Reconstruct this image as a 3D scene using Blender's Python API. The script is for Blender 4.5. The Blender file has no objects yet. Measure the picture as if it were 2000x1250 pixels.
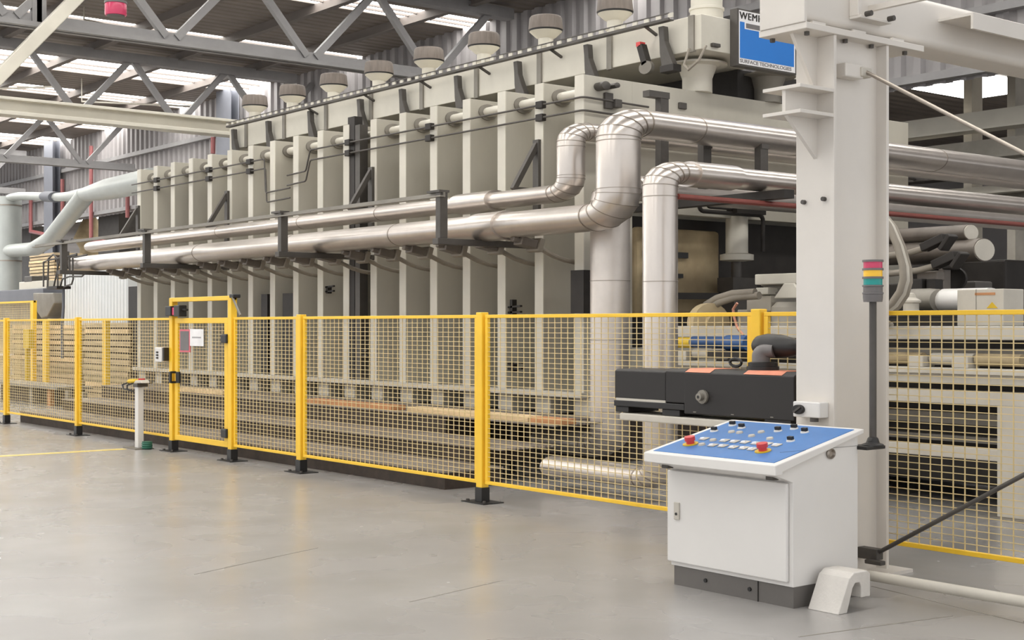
import bpy, bmesh, math, random
from math import sin, cos, pi, radians, sqrt
from mathutils import Vector, Matrix

random.seed(7)
C = bpy.context.scene

# ------------------------------------------------------------------ camera
CH = 1.8                       # eye height
FP = 2700.0                    # focal length in pixels of the 2000 px frame
YAW = radians(51.548)          # view turned left of +Y
cam_d = bpy.data.cameras.new('camera')
cam = bpy.data.objects.new('camera', cam_d)
C.collection.objects.link(cam)
cam.location = (0, 0, CH)
cam.rotation_euler = (pi / 2, 0, YAW)
cam_d.sensor_width = 36.0
cam_d.lens = 36.0 * FP / 2000.0
cam_d.shift_y = 10.0 / 2000.0
cam_d.clip_end = 300
C.camera = cam

# ------------------------------------------------------------------ world, light, exposure
w = bpy.data.worlds.new('world')
C.world = w
w.use_nodes = True
bg = w.node_tree.nodes['Background']
bg.inputs[0].default_value = (0.985, 0.99, 1.0, 1)
bg.inputs[1].default_value = 0.85
SKYLIGHT = 7.0
C.view_settings.view_transform = 'Standard'
C.view_settings.look = 'None'
C.view_settings.gamma = 1
C.view_settings.use_curve_mapping = False
C.view_settings.exposure = 0.42

# ------------------------------------------------------------------ places measured off the picture, on real planes
D_ = (-sin(YAW), cos(YAW)); R_ = (cos(YAW), sin(YAW))
def ray(x, y):
    s = (x - 1000) / FP
    return (D_[0] + s * R_[0], D_[1] + s * R_[1], (635 - y) / FP)
def at_y(x, y, Y):
    q = ray(x, y); t = Y / q[1]; return Vector((q[0] * t, Y, CH + q[2] * t))
def at_x(x, y, X):
    q = ray(x, y); t = X / q[0]; return Vector((X, q[1] * t, CH + q[2] * t))
def at_z(x, y, Z):
    q = ray(x, y); t = (Z - CH) / q[2]; return Vector((q[0] * t, q[1] * t, Z))

# ------------------------------------------------------------------ materials
MATS = {}
def mat(name, rgb, rough=0.5, metal=0.0, var=0.06, scale=3.0, bump=0.0, bscale=40.0, emit=None, estr=1.0, stretch=None, dirt=None, dirt_amt=0.5, trans=0.0, soft=False):
    m = bpy.data.materials.new(name); m.use_nodes = True
    nt = m.node_tree; b = nt.nodes['Principled BSDF']
    lin = [(c / 255.0) for c in rgb]
    lin = [(c / 12.92 if c <= 0.04045 else ((c + 0.055) / 1.055) ** 2.4) for c in lin]
    b.inputs['Roughness'].default_value = rough
    b.inputs['Metallic'].default_value = metal
    tc = nt.nodes.new('ShaderNodeTexCoord')
    mp = nt.nodes.new('ShaderNodeMapping')
    geo = nt.nodes.new('ShaderNodeNewGeometry')
    nt.links.new(geo.outputs['Position'], mp.inputs[0])
    if stretch: mp.inputs['Scale'].default_value = stretch
    nz = nt.nodes.new('ShaderNodeTexNoise'); nz.inputs['Scale'].default_value = scale; nz.inputs['Detail'].default_value = 6
    nz.inputs['Roughness'].default_value = 0.62
    nt.links.new(mp.outputs[0], nz.inputs['Vector'])
    rp = nt.nodes.new('ShaderNodeValToRGB')
    lo = [max(0, c * (1 - var * 1.6)) for c in lin]; hi = [min(1, c * (1 + var * 1.2)) for c in lin]
    rp.color_ramp.elements[0].position = 0.32; rp.color_ramp.elements[0].color = (*lo, 1)
    rp.color_ramp.elements[1].position = 0.68; rp.color_ramp.elements[1].color = (*hi, 1)
    nt.links.new(nz.outputs['Fac'], rp.inputs[0])
    col = rp.outputs[0]
    if dirt:
        dl = [(c / 255.0) ** 2.2 for c in dirt]
        n2 = nt.nodes.new('ShaderNodeTexNoise'); n2.inputs['Scale'].default_value = scale * 0.45; n2.inputs['Detail'].default_value = 9
        nt.links.new(mp.outputs[0], n2.inputs['Vector'])
        r2 = nt.nodes.new('ShaderNodeValToRGB')
        r2.color_ramp.elements[0].position = 0.30 if soft else 0.48; r2.color_ramp.elements[0].color = (0, 0, 0, 1)
        r2.color_ramp.elements[1].position = 0.80; r2.color_ramp.elements[1].color = (dirt_amt,) * 3 + (1,)
        nt.links.new(n2.outputs['Fac'], r2.inputs[0])
        mx = nt.nodes.new('ShaderNodeMixRGB'); mx.inputs[2].default_value = (*dl, 1)
        nt.links.new(r2.outputs[0], mx.inputs[0]); nt.links.new(col, mx.inputs[1]); col = mx.outputs[0]
    nt.links.new(col, b.inputs['Base Color'])
    if bump:
        n3 = nt.nodes.new('ShaderNodeTexNoise'); n3.inputs['Scale'].default_value = bscale; n3.inputs['Detail'].default_value = 3
        nt.links.new(mp.outputs[0], n3.inputs['Vector'])
        bp = nt.nodes.new('ShaderNodeBump'); bp.inputs['Strength'].default_value = bump; bp.inputs['Distance'].default_value = 0.02
        nt.links.new(n3.outputs['Fac'], bp.inputs['Height']); nt.links.new(bp.outputs[0], b.inputs['Normal'])
    if emit:
        el = [(c / 255.0) ** 2.2 for c in emit]
        b.inputs['Emission Color'].default_value = (*el, 1); b.inputs['Emission Strength'].default_value = estr
    if trans: b.inputs['Transmission Weight'].default_value = trans
    MATS[name] = m
    return m

def floor_mat():
    m = mat('polished_concrete', (160, 157, 154), 0.3, 0, 0.05, 1.1, 0, 6.0, dirt=(134, 130, 127), dirt_amt=0.4, soft=True)
    for n_ in m.node_tree.nodes:
        if n_.type == 'TEX_NOISE': n_.inputs['Detail'].default_value = 4; n_.inputs['Roughness'].default_value = 0.5
    nt = m.node_tree; b = nt.nodes['Principled BSDF']
    geo = nt.nodes.new('ShaderNodeNewGeometry')
    n = nt.nodes.new('ShaderNodeTexNoise'); n.inputs['Scale'].default_value = 1.3; n.inputs['Detail'].default_value = 2
    mp = nt.nodes.new('ShaderNodeMapRange'); mp.inputs['From Min'].default_value = 0.3; mp.inputs['From Max'].default_value = 0.7
    mp.inputs['To Min'].default_value = 0.22; mp.inputs['To Max'].default_value = 0.31
    nt.links.new(geo.outputs['Position'], n.inputs['Vector']); nt.links.new(n.outputs['Fac'], mp.inputs['Value'])
    nt.links.new(mp.outputs[0], b.inputs['Roughness'])
    return m
def wave_mat(name, rgb, axis, per, rough=0.55, strength=0.8, var=0.08, metal=0.0, dirt=None):
    m = mat(name, rgb, rough, metal, var, 0.7, dirt=dirt)
    nt = m.node_tree; b = nt.nodes['Principled BSDF']
    geo = nt.nodes.new('ShaderNodeNewGeometry')
    wv = nt.nodes.new('ShaderNodeTexWave'); wv.wave_type = 'BANDS'; wv.bands_direction = axis
    wv.inputs['Scale'].default_value = 2 * pi / per / 20.0; wv.inputs['Distortion'].default_value = 0
    bp = nt.nodes.new('ShaderNodeBump'); bp.inputs['Strength'].default_value = strength; bp.inputs['Distance'].default_value = 0.06
    nt.links.new(geo.outputs['Position'], wv.inputs['Vector']); nt.links.new(wv.outputs['Fac'], bp.inputs['Height'])
    nt.links.new(bp.outputs[0], b.inputs['Normal'])
    return m
def tread_mat():                       # raised dot plate
    m = mat('dotted_tread_plate', (150, 140, 130), 0.45, 0.35, 0.12, 2.0, dirt=(90, 80, 72), dirt_amt=0.5)
    nt = m.node_tree; b = nt.nodes['Principled BSDF']
    geo = nt.nodes.new('ShaderNodeNewGeometry')
    v = nt.nodes.new('ShaderNodeTexVoronoi'); v.inputs['Scale'].default_value = 16; v.inputs['Randomness'].default_value = 0.1
    bp = nt.nodes.new('ShaderNodeBump'); bp.inputs['Strength'].default_value = 0.9; bp.inputs['Distance'].default_value = 0.03; bp.invert = True
    nt.links.new(geo.outputs['Position'], v.inputs['Vector']); nt.links.new(v.outputs['Distance'], bp.inputs['Height'])
    nt.links.new(bp.outputs[0], b.inputs['Normal'])
    return m

M_FLOOR = floor_mat()
M_ROOF = wave_mat('roof_sheet', (126, 116, 108), 'X', 0.4, 0.6, 0.8, 0.12, dirt=(80, 72, 66))
M_CLAD = mat('wall_cladding', (158, 154, 154), 0.55, 0.1, 0.08, 0.6, dirt=(105, 100, 100), dirt_amt=0.4)
M_SKY = mat('skylight_sheet', (250, 250, 248), 0.5, emit=(255, 253, 248), estr=SKYLIGHT)
M_TRUSS = mat('galvanised_truss', (150, 148, 148), 0.5, 0.35, 0.06, 2)
M_PURLIN = mat('dull_purlin', (112, 104, 99), 0.6, 0.1, 0.08, 1)
M_PLATE = mat('press_grey_green', (192, 187, 174), 0.5, 0, 0.07, 0.9, dirt=(140, 132, 114), dirt_amt=0.35, stretch=(1, 1, 0.35))
M_CREAM = mat('cream_enamel', (212, 207, 194), 0.45, 0, 0.05, 1.2, dirt=(165, 158, 142), dirt_amt=0.3)
M_COL = mat('gantry_paint', (221, 215, 207), 0.42, 0, 0.035, 1.0, dirt=(186, 178, 168), dirt_amt=0.3)
M_ALU = mat('aluminium_cladding', (210, 202, 195), 0.3, 0.82, 0.04, 2.5, 0.02, 5.0, stretch=(1, 1, 0.5))
M_ALUD = mat('dull_aluminium', (214, 206, 199), 0.4, 0.6, 0.05, 2.5, 0.04, 8.0)
M_SEAM = mat('seam_band', (165, 156, 146), 0.4, 0.8)
M_STEEL = mat('dark_steel', (88, 84, 80), 0.5, 0.4, 0.1, 3)
M_IRON = mat('blackened_iron', (52, 48, 45), 0.55, 0.3, 0.15, 3)
M_MIDG = mat('machine_grey', (140, 135, 126), 0.5, 0.2, 0.1, 2, dirt=(90, 82, 72))
M_LIGHTG = mat('light_machine_grey', (200, 194, 182), 0.5, 0, 0.06, 2, dirt=(150, 140, 126), dirt_amt=0.4)
M_YEL = mat('fence_yellow', (251, 203, 56), 0.42, 0, 0.04, 2)
M_WIRE = mat('mesh_wire_yellow', (218, 196, 144), 0.45, 0.0, 0.08, 2)
M_BLACK = mat('black_plastic', (34, 32, 31), 0.45, 0, 0.1, 4)
M_CHAR = mat('charcoal_cover', (34, 30, 28), 0.5, 0, 0.06, 3)
M_WHITE = mat('white_enamel', (226, 223, 219), 0.38, 0, 0.02, 1)
M_BLUE = mat('console_blue', (62, 118, 182), 0.45, 0, 0.05, 4)
M_SBLUE = mat('sign_blue', (38, 122, 208), 0.45, 0, 0.02, 1)
M_PLINTH = mat('plinth_grey', (104, 100, 96), 0.55, 0, 0.05, 2)
M_RED = mat('signal_red', (214, 66, 66), 0.35)
M_PINK = mat('lamp_red_lens', (196, 62, 96), 0.25, emit=(206, 60, 104), estr=0.08)
M_NOTICE = mat('notice_pink', (222, 112, 124), 0.6)
M_AMBER = mat('lamp_amber_lens', (236, 184, 50), 0.25, emit=(236, 184, 50), estr=0.15)
M_TEAL = mat('lamp_green_lens', (20, 140, 134), 0.25, emit=(20, 140, 134), estr=0.12)
M_LGREY = mat('stack_light_grey', (112, 108, 107), 0.45)
M_TREAD = tread_mat()
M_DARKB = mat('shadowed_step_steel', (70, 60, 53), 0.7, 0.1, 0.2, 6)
M_WOOD = mat('raw_timber', (226, 198, 156), 0.7, 0, 0.15, 3, stretch=(0.6, 6, 6))
M_WOODO = mat('orange_timber', (196, 140, 96), 0.7, 0, 0.15, 3, stretch=(0.6, 6, 6))
M_WOODP = mat('pale_timber_pack', (192, 172, 140), 0.75, 0, 0.2, 2.5, stretch=(0.5, 0.5, 9))
M_RUSTP = mat('red_oxide_pipe', (128, 66, 58), 0.5, 0, 0.08)
M_SPRK = mat('sprinkler_red', (150, 90, 90), 0.5, 0, 0.08)
M_TAN = mat('stained_canvas', (186, 168, 134), 0.8, 0, 0.14, 1.8, dirt=(116, 96, 70), dirt_amt=0.8)
M_HOSE = mat('ribbed_hose_grey', (146, 138, 126), 0.55, 0, 0.08)
M_VENT = mat('vent_cap_brown_grey', (118, 108, 100), 0.6, 0, 0.12, 4, stretch=(6, 6, 0.6))
M_DUCT = mat('pale_green_duct', (186, 190, 187), 0.4, 0.3, 0.04, 1.5)
M_BLUEG = mat('blue_grey_steel', (116, 118, 126), 0.55, 0.1, 0.05, 1.5)
M_CORR = mat('white_corrugated', (226, 229, 230), 0.45, 0, 0.03, 1)
M_ORANGE = mat('faded_orange_label', (226, 142, 112), 0.5, 0, 0.1, 6)
M_FOOT = mat('concrete_white', (214, 209, 202), 0.7, 0, 0.05, 5, 0.1, 60)
M_LINE = mat('floor_paint_yellow', (240, 214, 120), 0.4, 0, 0.08, 5)
M_DGREY = mat('oily_grey_steel', (118, 110, 102), 0.45, 0.3, 0.12, 3, dirt=(80, 70, 60))
M_GREENC = mat('green_coil', (44, 104, 84), 0.5)
M_COPPER = mat('copper_tube', (196, 140, 116), 0.35, 0.7)
M_DBLUE = mat('hydraulic_blue', (50, 84, 132), 0.4, 0.1, 0.12, 4)
M_YKNOB = mat('dull_yellow', (214, 178, 40), 0.5)
M_PAPER = mat('paper_white', (240, 238, 238), 0.7)
M_GTEXT = mat('print_grey', (120, 116, 116), 0.7)

# ------------------------------------------------------------------ mesh builder
ORG = {}
K = 1.6                                  # round runs are built wider (in plan) than tall
class MB:
    def __init__(s): s.v = []; s.f = []
    def add(s, vs, fs):
        o = len(s.v); s.v += [tuple(p) for p in vs]; s.f += [tuple(i + o for i in f) for f in fs]; return s
    def box(s, x0, x1, y0, y1, z0, z1):
        vs = [(x, y, z) for z in (z0, z1) for y in (y0, y1) for x in (x0, x1)]
        return s.add(vs, [(0, 2, 3, 1), (4, 5, 7, 6), (0, 1, 5, 4), (2, 6, 7, 3), (0, 4, 6, 2), (1, 3, 7, 5)])
    def bar(s, p, q, w, h, up=(0, 0, 1)):
        p = Vector(p); q = Vector(q); d = (q - p).normalized(); u = Vector(up)
        if abs(d.dot(u)) > 0.98: u = Vector((0, 1, 0))
        a = d.cross(u).normalized(); b = a.cross(d).normalized()
        vs = []
        for e in (p, q):
            for i, j in ((-1, -1), (1, -1), (1, 1), (-1, 1)): vs.append(e + a * (i * w / 2) + b * (j * h / 2))
        return s.add(vs, [(0, 1, 2, 3), (4, 7, 6, 5), (0, 4, 5, 1), (1, 5, 6, 2), (2, 6, 7, 3), (3, 7, 4, 0)])
    def prism(s, poly, axis, a, b):
        n = len(poly)
        def pt(u, v, t): return {'x': (t, u, v), 'y': (u, t, v), 'z': (u, v, t)}[axis]
        vs = [pt(u, v, a) for u, v in poly] + [pt(u, v, b) for u, v in poly]
        fs = [tuple(range(n)), tuple(range(2 * n - 1, n - 1, -1))] + [(i, (i + 1) % n, n + (i + 1) % n, n + i) for i in range(n)]
        return s.add(vs, fs)
    def tube(s, pts, r, n=14, k=1.0, caps=True):
        P = [Vector((p[0] / k, p[1] / k, p[2])) for p in pts]
        rs = r if isinstance(r, (list, tuple)) else [r] * len(P)
        T = []
        for i in range(len(P)):
            if i == 0: t = P[1] - P[0]
            elif i == len(P) - 1: t = P[-1] - P[-2]
            else: t = (P[i] - P[i - 1]).normalized() + (P[i + 1] - P[i]).normalized()
            T.append(t.normalized())
        u = Vector((0, 0, 1)) if abs(T[0].z) < 0.9 else Vector((1, 0, 0))
        u = (u - T[0] * u.dot(T[0])).normalized()
        vs = []
        for i, p in enumerate(P):
            if i:
                u = u - T[i] * u.dot(T[i])
                u.normalize()
            w_ = T[i].cross(u)
            sc = 1.0
            if 0 < i < len(P) - 1:
                c = (P[i] - P[i - 1]).normalized().dot((P[i + 1] - P[i]).normalized())
                sc = 1.0 / max(0.5, sqrt(max(0.0, (1 + c) / 2)))
            # widen only across the mitre
            if sc > 1.0001:
                m_ = ((P[i + 1] - P[i]).normalized() - (P[i] - P[i - 1]).normalized()).normalized()
            for j in range(n):
                a = 2 * pi * j / n
                o = (u * cos(a) + w_ * sin(a)) * rs[i]
                if sc > 1.0001: o = o + m_ * (o.dot(m_) * (sc - 1))
                q = p + o
                vs.append((q.x * k, q.y * k, q.z))
        fs = []
        for i in range(len(P) - 1):
            for j in range(n):
                fs.append((i * n + j, i * n + (j + 1) % n, (i + 1) * n + (j + 1) % n, (i + 1) * n + j))
        if caps:
            fs.append(tuple(range(n - 1, -1, -1))); fs.append(tuple((len(P) - 1) * n + j for j in range(n)))
        return s.add(vs, fs)
    def lathe(s, c, prof, n=20, axis='z', k=1.0):
        c = Vector(c); vs = []
        for r, h in prof:
            for j in range(n):
                a = 2 * pi * j / n
                if axis == 'z': o = (r * cos(a), r * sin(a), h)
                elif axis == 'x': o = (h, r * cos(a) * k, r * sin(a))
                else: o = (r * cos(a) * k, h, r * sin(a))
                vs.append(c + Vector(o))
        m_ = len(prof); fs = []
        for i in range(m_ - 1):
            for j in range(n): fs.append((i * n + j, i * n + (j + 1) % n, (i + 1) * n + (j + 1) % n, (i + 1) * n + j))
        fs.append(tuple(range(n))); fs.append(tuple((m_ - 1) * n + j for j in range(n)))
        return s.add(vs, fs)
    def build(s, name, m, parent=None, smooth=False, bev=0.0, ang=40):
        me = bpy.data.meshes.new(name)
        if parent is not None: org = ORG[parent.name]
        else:
            xs, ys, zs = zip(*s.v)
            org = Vector(((min(xs) + max(xs)) / 2, (min(ys) + max(ys)) / 2, min(zs)))
        me.from_pydata([(x - org.x, y - org.y, z - org.z) for x, y, z in s.v], [], s.f)
        bm = bmesh.new(); bm.from_mesh(me)
        bmesh.ops.recalc_face_normals(bm, faces=bm.faces)
        bm.to_mesh(me); bm.free()
        me.materials.append(m)
        if smooth:
            for p in me.polygons: p.use_smooth = True
            me.set_sharp_from_angle(angle=radians(ang))
        o = bpy.data.objects.new(name, me); C.collection.objects.link(o)
        if parent is not None: o.parent = parent
        else: o.location = org
        if bev:
            b = o.modifiers.new('edge', 'BEVEL'); b.width = bev; b.segments = 2; b.limit_method = 'ANGLE'; b.angle_limit = radians(45)
        ORG[o.name] = org
        return o

def thing(name, label, cat, loc, group=None):
    o = bpy.data.objects.new(name, None); C.collection.objects.link(o)
    o.empty_display_size = 0.1
    o.location = loc; o['label'] = label; o['category'] = cat
    if group: o['group'] = group
    ORG[o.name] = Vector(loc)
    return o
def tag(o, label, cat, group=None):
    o['label'] = label; o['category'] = cat
    if group: o['group'] = group
    return o
def struct(o): o['kind'] = 'structure'; return o
def kids(o): return [c for c in C.collection.objects if c.parent == o]
def dup(root, loc, label, group=None):
    r = root.copy(); C.collection.objects.link(r); r.location = loc; r['label'] = label; ORG[r.name] = Vector(loc)
    if group: r['group'] = group
    for ch in kids(root):
        c = ch.copy(); C.collection.objects.link(c); c.parent = r; ORG[c.name] = Vector(loc)
        for g in kids(ch):
            d = g.copy(); C.collection.objects.link(d); d.parent = c; ORG[d.name] = Vector(loc)
    return r
def fillet(pts, rad, n=5, k=1.0):
    """round the corners of a run; also returns the points where the gores meet"""
    P = [Vector((p[0] / k, p[1] / k, p[2])) for p in pts]
    out = [P[0]]; seam = []
    for i in range(1, len(P) - 1):
        rr = rad[i - 1] if isinstance(rad, (list, tuple)) else rad
        a = (P[i - 1] - P[i]).normalized(); b = (P[i + 1] - P[i]).normalized()
        th = a.angle(b); t = rr / math.tan(th / 2)
        cen = P[i] + (a + b).normalized() * (rr / sin(th / 2))
        s0 = P[i] + a * t; s1 = P[i] + b * t
        v0 = s0 - cen; v1 = s1 - cen; om = v0.angle(v1)
        for j in range(n + 1):
            f = j / n
            q = cen + (v0 * sin((1 - f) * om) + v1 * sin(f * om)) / sin(om)
            out.append(q); seam.append(len(out) - 1)
    out.append(P[-1])
    return [Vector((q.x * k, q.y * k, q.z)) for q in out], seam
ORD = ['first', 'second', 'third', 'fourth', 'fifth', 'sixth', 'seventh', 'eighth', 'ninth', 'tenth', 'eleventh', 'twelfth',
       'thirteenth', 'fourteenth', 'fifteenth', 'sixteenth', 'seventeenth', 'eighteenth', 'nineteenth', 'twentieth']

FY = 8.5           # fence line
RY = 11.8          # front edge of the press plates
PITCH = 0.815
RIBX = [-27.305 + PITCH * i for i in range(18)]

# ================================================================== SETTING
struct(MB().box(-82, 4, -14, 46, -0.2, 0).build('floor', M_FLOOR))
ROOFZ = 10.3; WALLY = 23.5
SKY = [(-63.5, 3.0), (-57.0, 2.5), (-49.7, 1.7), (-44.4, 2.4), (-37.7, 1.0), (-31.3, 1.2), (-25, 1.2), (-18.7, 1.2), (-12.4, 1.2), (-6, 1.2)]
b = MB(); x = -82
for c, wd in SKY:
    b.box(x, c - wd / 2, -10, WALLY + 0.3, ROOFZ, ROOFZ + 0.08); x = c + wd / 2
b.box(x, 0, -10, WALLY + 0.3, ROOFZ, ROOFZ + 0.08)
struct(b.build('ceiling', M_ROOF))
for i, (c, wd) in enumerate(SKY):
    struct(MB().box(c - wd / 2, c + wd / 2, -10, WALLY + 0.3, ROOFZ + 0.03, ROOFZ + 0.06).build('window_%d' % (i + 1), M_SKY))
# rear wall: ribbed cladding with girts, open below
b = MB(); x = -82; k = 0
pr = []
while x < 2:
    for dx, dy in ((0, 0), (0.17, 0), (0.23, 0.09), (0.40, 0.09), (0.46, 0)): pr.append((x + dx, WALLY + dy))
    x += 0.46
top = [(p[0], p[1], ROOFZ) for p in pr]; bot = [(p[0], p[1], 6.55) for p in pr]
b.add(bot + top, [(i, i + 1, len(pr) + i + 1, len(pr) + i) for i in range(len(pr) - 1)])
struct(b.build('wall_back', M_CLAD))
b = MB()
for z in (6.6, 7.7, 8.8): b.box(-82, 2, WALLY - 0.22, WALLY - 0.02, z, z + 0.16)
struct(b.build('trim_1', M_TRUSS))
for i, X in enumerate((-63.2, -45.6)):
    b = MB().box(X - 0.55, X + 0.55, WALLY - 0.62, WALLY - 0.58, 0, ROOFZ).box(X - 0.55, X + 0.55, WALLY - 0.30, WALLY - 0.26, 0, ROOFZ).box(X - 0.04, X + 0.04, WALLY - 0.6, WALLY - 0.28, 0, ROOFZ)
    tag(b.build('building_column', M_BLUEG), ['blue grey steel wall column behind the sloping pale duct', 'blue grey steel wall column standing above the far end of the press'][i], 'column')
# annex beyond the open lower wall
struct(MB().box(-112, 10, WALLY + 0.3, 46.2, 7.3, 7.4).build('ceiling_annex', M_ROOF))
struct(MB().box(-19.3, -17.2, 26, 29.5, 7.26, 7.3).build('window_11', M_SKY))
struct(MB().box(-76, -53, 27, 27.5, 7.26, 7.3).build('window_12', M_SKY))
struct(MB().box(-110, 10, 46, 46.2, 0, 7.3).build('wall_annex', M_CLAD))

# roof trusses across the hall
def truss(X, zb, zt, y0, y1, step, label, ph, mid=True):
    t = thing('roof_truss', label, 'truss', (X, (y0 + y1) / 2, zb), 'roof trusses across the hall')
    MB().box(X - 0.2, X + 0.2, y0, y1, zb, zb + 0.1).box(X - 0.03, X + 0.03, y0, y1, zb, zb + 0.3).build('bottom_chord', M_TRUSS, t)
    MB().box(X - 0.18, X + 0.18, y0, y1, zt, zt + 0.28).build('top_chord', M_PURLIN if not mid else M_TRUSS, t)
    y = y0 + ph; i = 0
    while y < y1 - 0.4:
        MB().bar((X, y, zb + 0.2), (X, y + step / 2 - 0.12, zt + 0.05), 0.14, 0.17, (0, 1, 0)).build('web_brace', M_TRUSS, t)
        if y + step < y1: MB().bar((X, y + step - 0.24, zb + 0.2), (X, y + step / 2 + 0.02, zt + 0.05), 0.14, 0.17, (0, 1, 0)).build('web_brace', M_TRUSS, t)
        y += step
    return t
truss(-28.8, 8.0, 9.9, 6.0, WALLY - 0.7, 3.55, 'steel roof truss nearest the camera, passing behind the vent caps', 0.2)
truss(-40.3, 8.0, 9.8, 9.0, WALLY - 0.7, 3.2, 'steel roof truss just above the long cream crane beam', 0.2)
truss(-53.2, 8.0, 9.8, 14.0, WALLY - 0.7, 3.2, 'far steel roof truss below the cream crane beam', 0.4)
truss(-66.0, 8.0, 9.8, 17.0, WALLY - 0.7, 3.2, 'farthest steel roof truss in front of the end of the hall', 0.4)
for i, y in enumerate((10.6, 13.3, 16.0, 18.7, 21.4)):
    b = MB().box(-80, -8, y - 0.03, y + 0.03, ROOFZ - 0.24, ROOFZ - 0.0).box(-80, -8, y - 0.10, y + 0.10, ROOFZ - 0.26, ROOFZ - 0.24)
    tag(b.build('roof_purlin', M_PURLIN), 'dull steel roof purlin along the hall, %s out from the back wall' % ORD[4 - i], 'purlin', 'roof purlins along the hall')
for i, (X, y0, z0, y1, z1) in enumerate(((-36, 14, 9.95, 19.5, 9.75), (-46.5, 18, 9.5, 22.5, 9.9), (-46.5, 17, 9.9, 14, 9.6))):
    tag(MB().tube([(X, y0, z0), (X - 1, y1, z1)], 0.035, 6).tube([(X, y0, z0), (X, y0, ROOFZ)], 0.02, 6).build('sprinkler_pipe', M_LIGHTG),
        ['thin pale pipe under the roof above the first truss', 'thin pale pipe under the far skylights at the wall', 'thin pale pipe under the far roof near the left edge'][i], 'pipe')

for i, (c, wd) in enumerate(SKY[:6]):
    b = MB()
    for f in (-1 / 6, 1 / 6): b.box(c + wd * f - 0.03, c + wd * f + 0.03, 8, WALLY, ROOFZ - 0.03, ROOFZ + 0.025)
    struct(b.build('trim_%d' % (i + 2), M_PURLIN))
ka, kb = at_x(-30, 178, -27.9), at_x(165, -20, -27.9); kd = (kb - ka) / (kb.z - ka.z)
tag(MB().bar(ka + kd * (6.36 - ka.z), kb + kd * (ROOFZ - 0.05 - kb.z), 0.22, 0.26).build('knee_brace', M_CREAM, None, bev=0.02), 'thick cream diagonal brace crossing the roof trusses at the upper left corner', 'brace')
for px in (70, 79): 
    p = at_x(px, 48, -28.8)
    tag(MB().box(-28.88, -28.72, p.y - 0.1, p.y + 0.1, 8.1, 9.95).build('truss_post', M_TRUSS), 'upright steel truss post at the upper left, %s of a close pair' % ('left one' if px == 70 else 'right one'), 'post')
# long cream crane beam at the far end of the press
b = MB().box(-28.1, -27.7, 6.0, 15.2, 5.98, 6.06).box(-27.95, -27.85, 6.0, 15.2, 6.0, 6.32).box(-28.1, -27.7, 6.0, 15.2, 6.28, 6.34)
tag(b.build('crane_beam', M_CREAM, bev=0.01), 'long cream crane beam running in from the left to the far end of the duct', 'beam')
# red warning lamp under the roof
p = at_x(226, 19, -18.0)
t = thing('warning_lamp', 'red cylindrical warning lamp hanging under the roof at upper left', 'lamp', (p.x, p.y, p.z - 0.1))
MB().lathe((p.x, p.y, p.z - 0.08), [(0.14, 0), (0.145, 0.02), (0.145, 0.15), (0.14, 0.16)], 20).build('lens', M_PINK, t, True)
MB().lathe((p.x, p.y, p.z + 0.08), [(0.15, 0), (0.15, 0.03), (0.06, 0.05)], 20).lathe((p.x, p.y, p.z - 0.105), [(0.08, 0), (0.12, 0.012), (0.12, 0.025)], 20).build('housing', M_LGREY, t, True)
MB().tube([(p.x, p.y, p.z + 0.1), (p.x, p.y, ROOFZ)], 0.015, 6).build('hanging_rod', M_STEEL, t)

# ================================================================== PRESS
press = thing('panel_press', 'huge grey green panel press made of a long row of upright plates', 'press', (-20.4, 15.2, 0))
def plate(x0, x1, name, m):
    b = MB()
    b.box(x0, x1, RY, 12.65, 0.93, 5.03).box(x0, x1, 17.85, 18.7, 0.93, 5.03).box(x0, x1, 12.65, 17.85, 3.31, 5.03).box(x0, x1, 12.65, 17.85, 0.93, 1.5)
    return b.build(name, m, press, bev=0.004)
for i, X in enumerate(RIBX):
    w_ = 0.17
    fp = plate(X - w_ / 2, X + w_ / 2, 'frame_plate', M_PLATE)
    MB().box(X - w_ / 2 - 0.003, X + w_ / 2 + 0.003, RY - 0.012, RY + 0.004, 0.93, 5.032).build('lit_front_edge', M_CREAM, fp)  # paler facing strip, light on the plate fronts put into its colour
    # collar where the tie rod goes through
    if i < 17:
        MB().lathe((X + w_ / 2, 12.1, 4.86), [(0.115, 0.0), (0.115, 0.03), (0.085, 0.035)], 18, 'x', K * 0.9).build('rod_collar', M_MIDG, fp, True)
    MB().box(X - 0.16, X + 0.16, RY + 0.05, RY + 0.5, 0.62, 0.86).build('foot_block', M_LIGHTG, press, bev=0.01)
tr = MB().tube([(RIBX[0] - 0.1, 12.1, 4.86), (RIBX[-1] + 0.05, 12.1, 4.86)], 0.07, 16, K * 0.9).build('tie_rod', M_CREAM, press, True)
MB().box(RIBX[0] - 0.2, RIBX[-1] + 0.12, RY - 0.08, RY + 0.9, 0.86, 0.93).build('base_rail', M_LIGHTG, press, bev=0.006)
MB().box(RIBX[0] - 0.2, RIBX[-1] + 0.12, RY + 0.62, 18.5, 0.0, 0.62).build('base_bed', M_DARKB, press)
MB().box(RIBX[0] + 0.3, RIBX[-1] - 0.4, 12.9, 17.6, 1.5, 3.3).build('platen_stack', M_IRON, press)
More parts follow.
